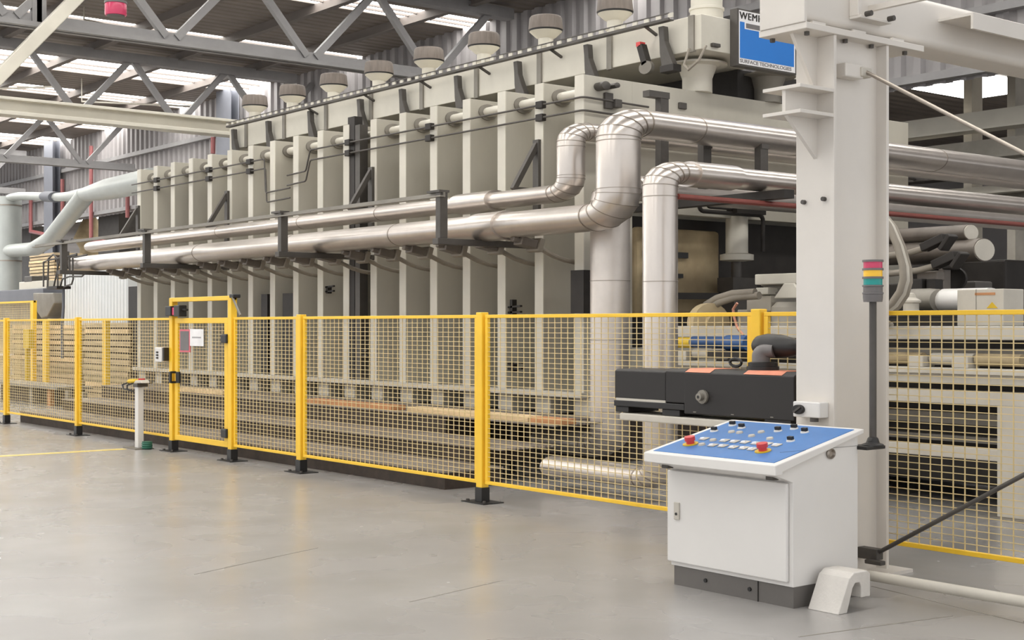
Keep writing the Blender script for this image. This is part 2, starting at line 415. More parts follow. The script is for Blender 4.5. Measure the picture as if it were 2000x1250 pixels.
# end face: cross tie fittings
e = RIBX[-1] + 0.085
q = at_x(1168, 170, e)
MB().lathe((e, q.y, q.z), [(0.055, 0), (0.055, 0.16), (0.035, 0.17)], 16, 'x', 1.4).lathe((e, q.y + 0.16, q.z + 0.015), [(0.035, 0), (0.035, 0.2), (0.02, 0.21)], 12, 'x', 1.4).build('rod_nut', M_STEEL, press, True)
q = at_x(1188, 200, e)
MB().box(e, e + 0.05, q.y - 0.09, q.y + 0.05, q.z - 0.09, q.z + 0.12).box(e, e + 0.1, q.y + 0.04, q.y + 0.16, q.z - 0.07, q.z + 0.04).build('line_clamp', M_STEEL, press, bev=0.01)
q = at_x(1331, 208, e)
MB().box(e, e + 0.04, q.y - 0.07, q.y + 0.07, q.z - 0.04, q.z + 0.05).build('line_clamp', M_STEEL, press, bev=0.01)
MB().box(RIBX[0], RIBX[-1] - 0.1, 14.9, 18.4, 5.04, 5.475).build('top_shade_box', M_IRON, press)  # added dark box, its black stands in for shade under duct and sign

# duct on top with seams and straps
dk = thing('exhaust_duct', 'long cream rectangular duct on top of the press', 'duct', (-19.6, 14.2, 5.48))
DX0, DX1, DY0, DY1, DZ0, DZ1 = -26.45, -12.85, 13.42, 15.0, 5.48, 5.95
MB().box(DX0, DX1, DY0, DY1, DZ0, DZ1).build('duct_body', M_CREAM, dk, bev=0.01)
for px in (482, 556, 638, 726, 825, 932, 1055, 1192, 1352):
    X = at_y(px, 200, DY0).x
    MB().box(X - 0.05, X + 0.05, DY0 - 0.03, DY0 + 0.02, DZ0 - 0.02, DZ1).build('seam_flange', M_MIDG, dk)
MB().box(-12.86, -12.80, 13.6, 13.75, 5.53, 5.58).build('door_latch', M_STEEL, dk, bev=0.01)
for i, (X, Y, lb) in enumerate(((-13.48, 14.0, 'pale funnel shaped stub under the near end of the top duct'), (-13.48, 15.45, 'dark funnel shaped stub under the blue sign'))):
    o = MB().lathe((X, Y, 5.03), [(0.21, 0), (0.21, 0.2), (0.215, 0.21), (0.27, 0.36), (0.30, 0.37), (0.42, 0.375), (0.42, 0.40), (0.2, 0.42), (0.2, 0.46)], 28).build('duct_stub', M_CREAM if i == 0 else M_MIDG, None, True)
    tag(o, lb, 'duct stub')
tag(MB().lathe((-13.35, 14.05, 5.95), [(0.23, 0), (0.23, 0.2), (0.245, 0.21), (0.245, 0.24), (0.22, 0.25), (0.22, 0.9)], 28).build('duct_riser', M_CREAM, None, True), 'cream round riser pipe on the near end of the duct, cut by the photo edge', 'pipe')
tag(MB().tube([(-13.0, 13.35, 5.5), (-13.05, 13.3, 5.28), (-12.95, 13.28, 5.2), (-12.78, 13.3, 5.3), (-12.72, 13.38, 5.5)], 0.018, 8).build('cable_loop', M_HOSE, None, True), 'grey cable loop hanging at the near corner of the duct', 'cable')
# vents
def vent(c, label, first=[None]):
    if first[0]: return dup(first[0], c, label)
    t = thing('exhaust_vent', label, 'vent', c, 'mushroom exhaust vents on the duct')
    x, y, z = c
    MB().lathe((x, y, z), [(0.125, 0), (0.125, 0.12), (0.14, 0.125), (0.14, 0.15), (0.12, 0.155), (0.12, 0.20), (0.14, 0.205), (0.14, 0.23), (0.12, 0.24), (0.12, 0.34), (0.16, 0.36), (0.26, 0.45)], 24).build('neck', M_CREAM, t, True, ang=60)
    MB().lathe((x, y, z), [(0.265, 0.45), (0.27, 0.475)], 28).build('shadow_gap', M_BLACK, t, True)
    MB().lathe((x, y, z), [(0.275, 0.475), (0.27, 0.52), (0.255, 0.66), (0.235, 0.685), (0.12, 0.70)], 28).build('cap', M_VENT, t, True, ang=50)
    first[0] = t
    return t
VX = [-26.797 + 1.631 * i for i in range(8)]
for i, X in enumerate(reversed(VX)):
    vent((X * 0.979, 13.9, DZ1), 'mushroom exhaust vent on the duct, %s from the blue sign end' % ORD[i])
vent((-13.78, 16.35, 5.475), 'dark mushroom vent half hidden behind the blue sign')
# cable tray along the duct
ct = thing('cable_tray', 'slotted steel cable tray along the upper edge of the duct', 'cable tray', (-19.7, 13.2, 5.85))
x0, x1 = -26.1, -13.2
MB().box(x0, x1, 13.16, 13.18, 5.905, 5.925).box(x0, x1, 13.16, 13.18, 5.975, 5.99).box(x0, x1, 13.16, 13.26, 5.89, 5.905).build('side_rail', M_STEEL, ct)
x = x0
while x < x1:
    MB().box(x, x + 0.09, 13.165, 13.185, 5.92, 5.98).build('slot_web', M_CREAM, ct)
    x += 0.23
for px in (610, 720, 830, 945, 1085, 1270):
    X = at_y(px, 200, 13.3).x
    MB().bar((X, 13.2, 5.895), (X, DY0, 5.80), 0.04, 0.03).build('tray_bracket', M_STEEL, ct)
# toggle clamps between duct and plates
first = None
for i, px in enumerate((1289, 1142, 1005, 888, 780, 698, 601, 519, 452)):
    X = at_y(px, 150, 13.25).x
    lb = 'dark lever clamp gripping the duct above the plates, %s from the sign end' % ORD[i]
    if first is None:
        t = thing('lever_clamp', lb, 'clamp', (X, 13.3, 5.3), 'lever clamps along the duct'); first = t
        MB().prism([(X - 0.05, 5.86), (X + 0.05, 5.86), (X + 0.07, 5.65), (X + 0.16, 5.46), (X + 0.24, 5.30), (X + 0.02, 5.28), (X - 0.02, 5.5), (X - 0.03, 5.7)], 'y', 13.26, 13.36).build('lever', M_STEEL, t, bev=0.01)
        MB().box(X + 0.0, X + 0.26, 13.24, 13.40, 5.22, 5.32).build('clamp_jaw', M_IRON, t, bev=0.01)
    else: dup(first, (X, 13.3, 5.3), lb)
X = at_y(1248, 120, 13.2).x
t = thing('pressure_gauge', 'small gauge with red cap under the duct edge', 'gauge', (X, 13.3, 5.3))
MB().lathe((X + 0.12, 13.2, 5.33), [(0.09, 0), (0.09, 0.06)], 16, 'y', 1.4).build('dial', M_MIDG, t, True)
MB().bar((X, 13.25, 5.65), (X + 0.1, 13.25, 5.38), 0.1, 0.1).build('body', M_IRON, t)
MB().box(X - 0.06, X + 0.02, 13.2, 13.3, 5.64, 5.70).build('red_cap', M_RED, t)

# blue maker's sign at the near end
SX = -12.72
t = thing('maker_sign', 'blue and white maker sign board at the near end of the duct', 'sign', (SX, 14.55, 5.3))
sy0, sy1, sz0, sz1 = 13.98, 15.20, 5.31, 6.08
MB().box(-12.85, SX, sy0, sy1, sz0, sz1).build('frame', M_STEEL, t)
MB().box(SX, SX + 0.004, sy0 + 0.035, sy1 - 0.03, sz0 + 0.025, sz1 - 0.02).build('white_panel', M_PAPER, t)
MB().box(SX + 0.003, SX + 0.008, sy0 + 0.05, sy1 - 0.06, sz0 + 0.105, sz1 - 0.175).build('blue_field', M_SBLUE, t)
MB().box(SX + 0.007, SX + 0.010, sy0 + 0.14, sy1 - 0.12, sz1 - 0.265, sz1 - 0.17).build('white_bar', M_PAPER, t)
MB().box(SX + 0.009, SX + 0.012, sy0 + 0.165, sy1 - 0.14, sz1 - 0.25, sz1 - 0.185).build('grey_bar', M_GTEXT, t)
def text(body, x, y, z, size, sx, m, parent, name='lettering', bold=0.0):
    cu = bpy.data.curves.new(name, 'FONT'); cu.body = body; cu.size = size; cu.extrude = 0.002; cu.offset = bold; cu.space_character = 1.12 if size > 0.1 else 1.0
    o = bpy.data.objects.new(name, cu); C.collection.objects.link(o)
    o.parent = parent; o.location = Vector((x, y, z)) - ORG[parent.name]
    o.rotation_euler = (pi / 2, 0, pi / 2); o.scale = (sx, 1, 1)
    C.view_layers[0].update()
    me = bpy.data.meshes.new_from_object(o)
    loc, rot, sc = o.location.copy(), o.rotation_euler.copy(), o.scale.copy()
    bpy.data.objects.remove(o)
    me.materials.clear(); me.materials.append(m)
    o = bpy.data.objects.new(name, me); C.collection.objects.link(o)
    o.parent = parent; o.location = loc; o.rotation_euler = rot; o.scale = sc
    return o
text('WEMH', SX + 0.005, sy0 + 0.04, sz1 - 0.135, 0.136, 1.08, M_IRON, t)
text('WEMH', SX + 0.0055, sy0 + 0.049, sz1 - 0.133, 0.136, 1.08, M_IRON, t)
text('SURFACE TECHNOLOGIES', SX + 0.005, sy0 + 0.05, sz0 + 0.045, 0.066, 1.36, M_GTEXT, t, bold=0.001)

# grease lines clipped to the plate edges
for n_, (dz, lb) in enumerate(((4.73, 'upper'), (4.56, 'lower'))):
    Y = RY - 0.06; jog = -0.02 if n_ == 0 else 0.02
    X = [at_y(px, 300, Y).x for px in (520, 575, 600)]
    pts, _ = fillet([(e + 0.05, 12.9, dz - 0.02), (e + 0.05, Y, dz), (X[2] + 0.1, Y, dz), (X[2] - 0.05, Y, dz - 0.34), (X[1] - 0.25, Y, dz - 0.36)], 0.07, 4)
    o = thing('grease_line', '%s thin steel line clipped across the near plates' % lb, 'pipe', (-16.5, Y, dz - 0.05))
    MB().tube(pts, 0.014, 8).build('tube', M_STEEL, o, True)
    for px in (680, 838, 1055):
        xx = at_y(px, 230, Y).x
        MB().box(xx - 0.07, xx + 0.07, Y - 0.03, RY - 0.01, dz - 0.045, dz + 0.05).build('line_clip', M_IRON, o, bev=0.008)
    pts, _ = fillet([(RIBX[0] - 0.25, Y, dz), (X[0] - 0.05 + jog, Y, dz), (X[0] + jog, Y, dz - 0.60), (X[1] - 0.15, Y, dz - 0.58)], 0.04, 4)
    o = thing('grease_line', '%s thin steel line clipped across the far plates' % lb, 'pipe', (-24, Y, dz - 0.05))
    MB().tube(pts, 0.014, 8).build('tube', M_STEEL, o, True)
    for px in (305, 407, 487):
        xx = at_y(px, 330, Y).x
        MB().box(xx - 0.08, xx + 0.08, Y - 0.03, RY - 0.01, dz - 0.045, dz + 0.05).build('line_clip', M_IRON, o, bev=0.008)
# dark conduit trunk between plates
t = thing('cable_riser', 'dark vertical conduit trunk between plates at mid press', 'conduit', (-18.95, 11.82, 0.93))
MB().box(-19.12, -18.92, 11.8, 11.95, 0.93, 5.15).build('trunk', M_IRON, t)
MB().box(-18.9, -18.76, 11.8, 11.95, 0.93, 5.0).build('cable_channel', M_STEEL, t)
# dark service doors on the left half
for X0, X1, z1, lb in ((at_y(556, 600, 11.86).x, at_y(579, 600, 11.86).x, 2.35, 'tall black service panel between plates right of the gate'), (at_y(514, 600, 11.86).x, at_y(526, 600, 11.86).x, 2.35, 'narrow black service panel between plates above the gate')):
    tag(MB().box(X0, X1, 11.82, 11.95, 0.94, z1).build('service_cabinet', M_IRON), lb, 'panel')
tag(MB().box(-13.40, -13.15, 11.6, 11.78, 1.95, 2.5).build('service_cabinet', M_IRON), 'black service panel left of the big vertical pipe', 'panel')
# door handles and small brackets on plate faces
for px, py, lb in ((640, 565, 'dark bracket valve between plates right of the black panel'), (705, 690, 'grey pull handle bracket behind the fence at mid press'), (1000, 605, 'small dark latch on a plate left of the big pipe'), (1002, 715, 'small dark lower latch on a plate behind the fence')):
    p = at_y(px, py, 11.85)
    b = MB().bar(p + Vector((-0.16, 0, 0.03)), p + Vector((0.2, 0, 0.05)), 0.04, 0.025).bar(p + Vector((-0.16, 0, -0.04)), p + Vector((0.2, 0, -0.03)), 0.04, 0.025).box(p.x - 0.02, p.x + 0.03, p.y - 0.02, p.y + 0.06, p.z - 0.07, p.z + (0.14 if px == 1000 else 0.05))
    tag(b.build('latch_bracket', M_IRON if px != 705 else M_STEEL), lb, 'bracket')

# interior at the open near end
t = thing('insulation_curtain', 'stained beige insulation block in the mouth of the press', 'insulation', (-13.9, 14.2, 1.6))
MB().box(-14.6, -13.75, 13.1, 14.75, 1.95, 3.15).build('block', M_TAN, t, bev=0.05)
MB().box(-13.75, -13.70, 13.2, 14.05, 2.74, 2.82).box(-13.75, -13.70, 13.2, 13.95, 2.46, 2.52).build('slot_bar', M_BLACK, t)
tag(MB().box(-14.6, -13.9, 15.15, 17.3, 1.6, 3.15).build('insulation_curtain', M_TAN, None, bev=0.05), 'dark stained insulation block right of the press ram', 'insulation')
t = thing('press_ram', 'hydraulic ram hanging under the press end beam', 'hydraulic ram', (-13.45, 14.78, 1.7))
MB().lathe((-13.4, 14.72, 2.72), [(0.16, 0.62), (0.16, 0.1), (0.24, 0.08), (0.24, 0.0), (0.08, -0.02)], 20).build('cylinder', M_CREAM, t, True)
MB().lathe((-13.4, 14.72, 2.42), [(0.08, 0.32), (0.08, 0.0)], 16).box(-13.55, -13.25, 14.48, 14.98, 2.27, 2.47).box(-13.55, -13.25, 14.5, 14.95, 1.7, 2.2).build('rod_block', M_STEEL, t, True)
pts, _ = fillet([(-13.2, 13.75, 3.5), (-13.2, 13.75, 3.36), (-13.2, 15.05, 3.36), (-13.2, 15.05, 2.85)], 0.08, 4)
MB().tube(pts, 0.03, 8).build('feed_tube', M_IRON, t, True)
pts, _ = fillet([(-13.2, 13.9, 3.52), (-13.2, 13.9, 3.42), (-13.2, 14.6, 3.42)], 0.06, 4)
MB().tube(pts, 0.02, 8).box(-13.3, -13.1, 14.4, 15.0, 3.36, 3.44).build('feed_tube', M_IRON, t, True)
for z in (2.2, 1.85):
    tag(MB().bar((-13.6, 13.3, z), (-13.35, 15.6, z + 0.02), 0.06, 0.09).build('drag_chain', M_IRON), 'black drag chain %s in the mouth of the press' % ('higher' if z > 2 else 'lower'), 'drag chain')

# ================================================================== PIPES
def pipe_run(name, label, corners, rad, r, seams=(), n=28, gores=4, m=M_ALU, collars=(), swap=None):
    pts, sm = fillet(corners, rad, gores, K)
    t = thing(name, label, 'pipe', (corners[0][0], corners[0][1], min(c[2] for c in corners) - r), None)
    body = MB().tube(pts, r, n, K).build('cladding', m, t, True, ang=24)
    for i in sm:                                   # gore seams
        a, b_ = pts[i - 1], pts[i + 1] if i + 1 < len(pts) else pts[i]
        Q = lambda p: Vector((p.x / K, p.y / K, p.z))
        d = ((Q(pts[i]) - Q(a)).normalized() + (Q(b_) - Q(pts[i])).normalized()).normalized()
        c0 = Q(pts[i]) - d * 0.004; c1 = Q(pts[i]) + d * 0.004
        MB().tube([(c0.x * K, c0.y * K, c0.z), (c1.x * K, c1.y * K, c1.z)], r * 1.035, n, K).build('seam', M_SEAM, t, True)
    for p, d in seams:
        p = Vector(p); d = Vector(d)
        MB().tube([p - d * 0.008, p + d * 0.008], r * 1.02, n, K).build('seam', M_SEAM, t, True)
    for p, q, f in collars:
        MB().tube([p, q], r * f, n, K).build('sleeve', m, t, True)
    return t
rA, rB, rC, rD = 0.163, 0.112, 0.153, 0.113
AX, AY, AZ, AT = -11.75, 10.9, 3.07, 4.16
pipe_run('insulated_pipe', 'largest silver clad pipe, lower of the long pair, bending up and back',
         [(-28.4, AY, AZ), (AX, AY, AZ), (AX, AY, AT), (AX, 24, AT)], [0.25, 0.2], rA,
         seams=[((AX, AY, 3.92), (0, 0, 0.5)), ((AX, AY, 3.37), (0, 0, 0.5)), ((AX, 12.1, AT), (0, 1, 0)), ((AX, 14.0, AT), (0, 1, 0)), ((AX, 14.6, AT), (0, 1, 0)), ((AX, 17, AT), (0, 1, 0)),
                ((-19.1, AY, AZ), (1, 0, 0)), ((-22.4, AY, AZ), (1, 0, 0)), ((-16.2, AY, AZ), (1, 0, 0))],
         collars=[((-14.35, AY, AZ), (-13.8, AY, AZ), 1.14)])
BX, BY, BZ, BT = -13.05, 11.3, 3.46, 4.23
pipe_run('insulated_pipe', 'slimmer silver clad pipe, upper of the long pair, bending up behind',
         [(-28.6, BY, BZ), (BX, BY, BZ), (BX, BY, BT), (BX, 24, BT)], [0.17, 0.15], rB,
         seams=[((BX, BY, 4.02), (0, 0, 0.5)), ((BX, BY, 3.66), (0, 0, 0.5)), ((-17.3, BY, BZ), (1, 0, 0)), ((-19.6, BY, BZ), (1, 0, 0)), ((-22.5, BY, BZ), (1, 0, 0))],
         collars=[((-15.35, BY, BZ), (-14.55, BY, BZ), 1.26)])
CX, CY, CT, CB = -12.49, 11.45, 3.5, 0.32
pipe_run('insulated_pipe', 'thick vertical silver pipe with rusty band at the floor, rising behind the largest pipe',
         [(-13.75, CY, CB), (CX, CY, CB), (CX, CY, CT), (CX, 24, CT)], [0.2, 0.2], rC,
         seams=[((CX, CY, 2.34), (0, 0, 0.5)), ((CX, CY, 1.62), (0, 0, 0.5)), ((CX, CY, 0.75), (0, 0, 0.5))], m=M_ALUD)
DX, DYp, DT, DB = -10.05, 9.9, 3.36, 0.235
pipe_run('insulated_pipe', 'right hand vertical silver pipe with elbow near the gantry column',
         [(-11.75, DYp, DB), (DX, DYp, DB), (DX, DYp, DT), (DX, 20, DT)], [0.15, 0.15], rD,
         seams=[((DX, DYp, 3.1), (0, 0, 0.5)), ((DX, DYp, 2.24), (0, 0, 0.5)), ((DX, DYp, 0.6), (0, 0, 0.5))],
         collars=[((DX, 10.3, DT), (DX, 10.95, DT), 1.16)])
tag(MB().tube([(-9.9, 10.0, 3.1), (-9.9, 20, 3.1)], 0.03, 10, 1.2).build('drain_pipe', M_RUSTP, None, True), 'thin red brown pipe under the silver pipes at the right', 'pipe')
# hangers and shelf arm for the returning pipes
hg = 0
for px, X in ((1293, -12.6), (1376, -12.0), (1487, -11.6)):
    Y = at_x(px, 300, X).y
    tag(MB().box(X - 0.05, X + 0.05, Y - 0.07, Y + 0.07, 3.5, 4.76 if px == 1293 else 4.08).box(X - 0.06, X + 0.06, Y - 0.28 if px == 1293 else Y - 0.06, Y + 0.08, 4.68 if px == 1293 else 4.0, 4.76 if px == 1293 else 4.06).build('pipe_hanger', M_STEEL),
        ['dark steel hanger with hook on the end plate behind the pipes', 'short dark hanger behind the returning pipes', 'dark steel hanger between the returning silver pipes near the column'][hg], 'hanger'); hg += 1
p = at_x(1520, 368, -9.75); 
tag(MB().box(-12.6, -9.6, p.y - 0.08, p.y + 0.08, 3.14, 3.23).build('pipe_support_arm', M_IRON), 'black steel support arm under the right hand returning pipe', 'support arm')

# brackets that carry the long pair
first = None
for i, (X, lb) in enumerate(((-14.28, 'pipe bracket nearest the bent pipes'), (-18.37, 'pipe bracket at mid press above the narrow fence panel'), (-23.29, 'pipe bracket above the gate'), (-27.305, 'pipe bracket at the far end of the press'))):
    lb = 'dark steel ' + lb
    if first is None:
        t = thing('pipe_bracket', lb, 'bracket', (X, 11.0, 2.82), 'steel brackets carrying the long pipes'); first = t
        MB().box(X - 0.06, X + 0.06, 10.1, 11.79, 2.82, 2.90).build('arm', M_STEEL, t, bev=0.006)
        MB().box(X - 0.05, X + 0.05, 10.14, 10.26, 2.9, 3.5).build('post', M_STEEL, t, bev=0.006)
        MB().box(X - 0.22, X + 0.06, 10.12, 10.28, 3.48, 3.51).build('post_cap', M_STEEL, t)
        MB().bar((X, 11.76, 4.22), (X, 11.36, 3.59), 0.07, 0.07).bar((X, 11.42, 3.60), (X, 11.76, 3.60), 0.05, 0.05).build('brace', M_STEEL, t)
        MB().box(X - 0.06, X + 0.06, 11.74, 11.789, 3.3, 4.28).build('mounting_plate', M_STEEL, t, bev=0.004)
    else: dup(first, (X, 11.0, 2.82), lb)
tag(MB().box(-28.9, -14.2, 10.12, 10.2, 3.42, 3.44).box(-28.9, -14.2, 10.18, 10.2, 3.44, 3.48).build('angle_rail', M_MIDG), 'thin steel angle rail running in front of the long pipes', 'rail')

# hose couplings under the pipes, one per plate gap
first = None
for i in range(17):
    X = RIBX[i] + 0.66
    lb = 'grey hose with dark coupling under the long pipes, %s from the far end' % ORD[i]
    if first is None:
        t = thing('platen_hose', lb, 'hose', (X, 11.25, 2.6), 'hoses with couplings below the long pipes'); first = t
        MB().bar((X - 0.03, 10.92, 2.87), (X, 11.16, 2.82), 0.2, 0.11).bar((X - 0.05, 10.84, 2.89), (X - 0.03, 10.94, 2.87), 0.1, 0.06).build('coupling', M_DGREY, t, bev=0.012)
        MB().bar((X, 11.15, 2.825), (X, 11.22, 2.805), 0.26, 0.17).build('coupling_flange', M_HOSE, t, bev=0.008)
        MB().tube([(X, 11.2, 2.81), (X, 11.35, 2.745), (X - 0.01, 11.5, 2.69), (X - 0.03, 11.7, 2.645), (X - 0.06, 11.9, 2.625), (X - 0.1, 12.3, 2.615)], 0.032, 10, 1.2).build('hose', M_HOSE, t, True)
    else: dup(first, (X, 11.25, 2.6), lb)

# ================================================================== STEPS before the press
S0 = 8.80
t = thing('access_steps', 'long dotted metal access steps between fence and press', 'steps', (-19, 10.2, 0))
XL3 = at_y(197, 790, 10.4).x; XL2 = at_y(120, 800, 9.6).x
for (y0, y1, z1, xr, xl, xc) in ((S0, 9.62, 0.205, -12.27, -25.8, 0), (9.6, 10.42, 0.405, -12.3, XL2, -12.7), (10.4, 11.15, 0.64, -12.3, XL3, -14.5), (11.15, 11.75, 0.64, -12.85, XL3, -14.5)):
    tr_ = MB().box(xl, xr, y0, y1, z1 - 0.025, z1).build('tread', M_TREAD, t)
    MB().box(xl, xc or (xr - 0.02), y0 + 0.02, y1, max(0.0, z1 - 0.2) if S0 < y0 < 10 else 0.0, z1 - 0.025).build('riser', M_DARKB, t)  # dark fill, shade below the open treads put into its colour
for X in (-13.2, ): MB().box(X, X + 0.05, 10.45, 10.5, 0, 0.615).build('leg', M_IRON, t)
first = None
for px0, px1, py, Y, m, lb in ((610, 776, 786, 10.5, M_WOODO, 'orange brown timber board lying on the top step'), (808, 1043, 811, 10.55, M_WOOD, 'pale timber board lying on the top step behind the tall post'), (1048, 1108, 822, 10.52, M_WOODO, 'short orange timber offcut on the top step'), (345, 445, 765, 10.55, M_WOOD, 'pale timber board on the top step behind the gate')):
    X0, X1 = at_y(px0, py, Y).x, at_y(px1, py, Y).x
    tag(MB().box(X0, X1, Y - 0.1, Y + 0.14, 0.64, 0.705).build('timber_board', m, None, bev=0.006), lb, 'board', 'boards on the top step')

# ================================================================== FENCE
PX = [-25.6, -22.11, -18.49, -16.67, -14.85, -11.19, -7.5, -3.9]
plab = ['far left yellow fence post', 'yellow fence post between the two left mesh panels', 'yellow gate post by the handle side', 'yellow gate post on the hinge side',
        'yellow fence post right of the gate bay', 'thick yellow fence post left of the silver pipes', 'yellow fence post behind the black pump', 'yellow fence post beyond the gantry column at the right edge']
for i, X in enumerate(PX):
    tall = i in (2, 3)
    t = thing('fence_post', plab[i], 'post', (X, FY, 0), 'yellow fence posts')
    MB().box(X - 0.05, X + 0.05, FY - 0.045, FY + 0.045, 0.15, 2.185 if tall else 1.93).build('upright', M_YEL, t, bev=0.008)
    MB().box(X - 0.058, X + 0.058, FY - 0.052, FY + 0.052, 0.008, 0.155).build('foot_sleeve', M_BLACK, t, bev=0.005)
    MB().box(X - 0.19, X + 0.19, FY - 0.13, FY + 0.13, 0, 0.01).build('base_plate', M_BLACK, t)
    for dx in (-0.14, 0.14):
        MB().lathe((X + dx, FY - 0.08, 0.01), [(0.018, 0), (0.018, 0.02)], 6).build('bolt', M_STEEL, t)
def mesh_panel(name, label, x0, x1, z0, z1, fw=0.045, cat='fence panel', y=FY, xs=0.095, zs=0.049):
    t = thing(name, label, cat, ((x0 + x1) / 2, y, z0))
    b = MB()
    b.box(x0, x1, y - 0.018, y + 0.018, z1 - fw * 0.75, z1).box(x0, x1, y - 0.018, y + 0.018, z0, z0 + fw * 0.75)
    b.box(x0, x0 + fw, y - 0.018, y + 0.018, z0 + fw * 0.75, z1 - fw * 0.75).box(x1 - fw, x1, y - 0.018, y + 0.018, z0 + fw * 0.75, z1 - fw * 0.75)
    b.build('frame', M_YEL, t, bev=0.004)
    b = MB()
    n = max(1, round((x1 - x0 - 2 * fw) / xs)); n2 = max(1, round((z1 - z0 - 1.5 * fw) / zs))
    for i in range(1, n):
        x = x0 + fw + (x1 - x0 - 2 * fw) * i / n
        b.box(x - 0.004, x + 0.004, y - 0.003, y + 0.003, z0 + fw * 0.7, z1 - fw * 0.7)
    for j in range(1, n2):
        z = z0 + fw * .75 + (z1 - z0 - 1.5 * fw) * j / n2
        b.box(x0 + fw * 0.9, x1 - fw * 0.9, y - 0.009, y - 0.003, z - 0.0028, z + 0.0028)
    b.build('wire_mesh', M_WIRE, t)
    return t
pl = ['yellow mesh fence panel running off the left edge', 'yellow mesh fence panel second from the left edge', 'yellow mesh fence panel left of the gate, behind the white pedestal', None, 'narrow yellow mesh fence panel right of the gate',
      'long yellow mesh fence panel before the middle of the press', 'long yellow mesh fence panel before the silver pipes', 'yellow mesh fence panel beyond the gantry column at right']
mesh_panel('safety_fence', pl[0], -29.0, PX[0] - 0.06, 0.19, 1.90)
for i in range(7):
    if i == 2: continue
    mesh_panel('safety_fence', pl[i + 1], PX[i] + 0.065, PX[i + 1] - 0.065, 0.19, 1.905)
for i, X in enumerate(PX[4:7]):   # clips
    for s_ in (-1, 1):
        pass
# gate
g = mesh_panel('fence_gate', 'yellow mesh gate with two notices and black handle', PX[2] + 0.08, PX[3] - 0.10, 0.17, 1.90, 0.10, 'gate')
gx0, gx1 = PX[2] + 0.08, PX[3] - 0.10
hd = MB().bar((gx0 + 0.04, FY - 0.1, 0.98), (gx0 + 0.04, FY - 0.1, 1.14), 0.05, 0.03).bar((gx0 + 0.04, FY - 0.1, 1.13), (gx0 + 0.04, FY - 0.02, 1.13), 0.04, 0.03).bar((gx0 + 0.04, FY - 0.1, 0.99), (gx0 + 0.04, FY - 0.02, 0.99), 0.04, 0.03).box(gx0 + 0.1, gx0 + 0.2, FY - 0.05, FY - 0.018, 0.98, 1.14).build('handle', M_BLACK, g, bev=0.006)
for z in (0.36, 1.62):
    MB().box(gx1 - 0.10, gx1 + 0.06, FY - 0.075, FY - 0.018, z - 0.06, z + 0.06).build('hinge', M_BLACK, g, bev=0.015)
nt_ = MB().box(gx0 + 0.19, gx0 + 0.52, FY - 0.03, FY - 0.02, 1.42, 1.74).build('notice_board', M_NOTICE, g)
MB().box(gx0 + 0.22, gx0 + 0.49, FY - 0.034, FY - 0.029, 1.445, 1.715).build('notice_face', M_GTEXT, nt_)
MB().box(gx0 + 0.53, gx0 + 0.95, FY - 0.035, FY - 0.028, 1.51, 1.745).build('paper_notice', M_PAPER, g, bev=0.003)
b = MB()
for k_ in range(2): b.box(gx0 + 0.60, gx0 + 0.88, FY - 0.0365, FY - 0.034, 1.62 + 0.012 * k_, 1.626 + 0.012 * k_)
b.build('print_lines', M_GTEXT, g)
tag(MB().box(PX[2] - 0.05, PX[3] + 0.05, FY - 0.04, FY + 0.04, 2.13, 2.19).build('gate_lintel', M_YEL, None, bev=0.006), 'yellow crossbar over the gate', 'crossbar')
t = thing('gate_interlock', 'black and red safety interlock on top of the gate post', 'interlock switch', (PX[2] + 0.1, FY - 0.02, 1.93))
MB().box(PX[2] - 0.06, PX[2] + 0.12, FY - 0.1, FY + 0.03, 1.93, 2.07).build('switch_body', M_BLACK, t, bev=0.01)
MB().box(PX[2] + 0.12, PX[2] + 0.2, FY - 0.08, FY + 0.02, 1.94, 2.05).build('red_head', M_PINK, t, bev=0.01)
MB().box(PX[2] + 0.22, PX[2] + 0.40, FY - 0.1, FY + 0.02, 1.92, 2.08).box(PX[2] + 0.2, PX[2] + 0.5, FY - 0.06, FY, 2.0, 2.03).build('actuator', M_BLACK, t, bev=0.01)
t = thing('door_closer', 'small black gate closer with arm on the hinge post', 'gate closer', (PX[3] + 0.1, FY, 2.0))
MB().box(PX[3] + 0.02, PX[3] + 0.14, FY - 0.06, FY + 0.05, 2.16, 2.21).build('pivot', M_BLACK, t, bev=0.01)
MB().bar((PX[3] + 0.1, FY - 0.05, 2.17), (PX[3] + 0.32, FY - 0.05, 1.93), 0.02, 0.02).build('arm', M_MIDG, t)
t = thing('push_button_box', 'white push button box on the left gate post', 'button box', (PX[2] - 0.25, FY - 0.05, 1.3))
MB().box(PX[2] - 0.32, PX[2] - 0.1, FY - 0.14, FY - 0.02, 1.27, 1.48).build('box', M_WHITE, t, bev=0.012)
MB().box(PX[2] - 0.1, PX[2] - 0.05, FY - 0.12, FY + 0.02, 1.29, 1.48).build('bracket', M_BLACK, t)
for dz in (1.33, 1.37, 1.41): MB().box(PX[2] - 0.25, PX[2] - 0.2, FY - 0.155, FY - 0.14, dz - 0.012, dz + 0.012).build('button', M_BLACK, t)

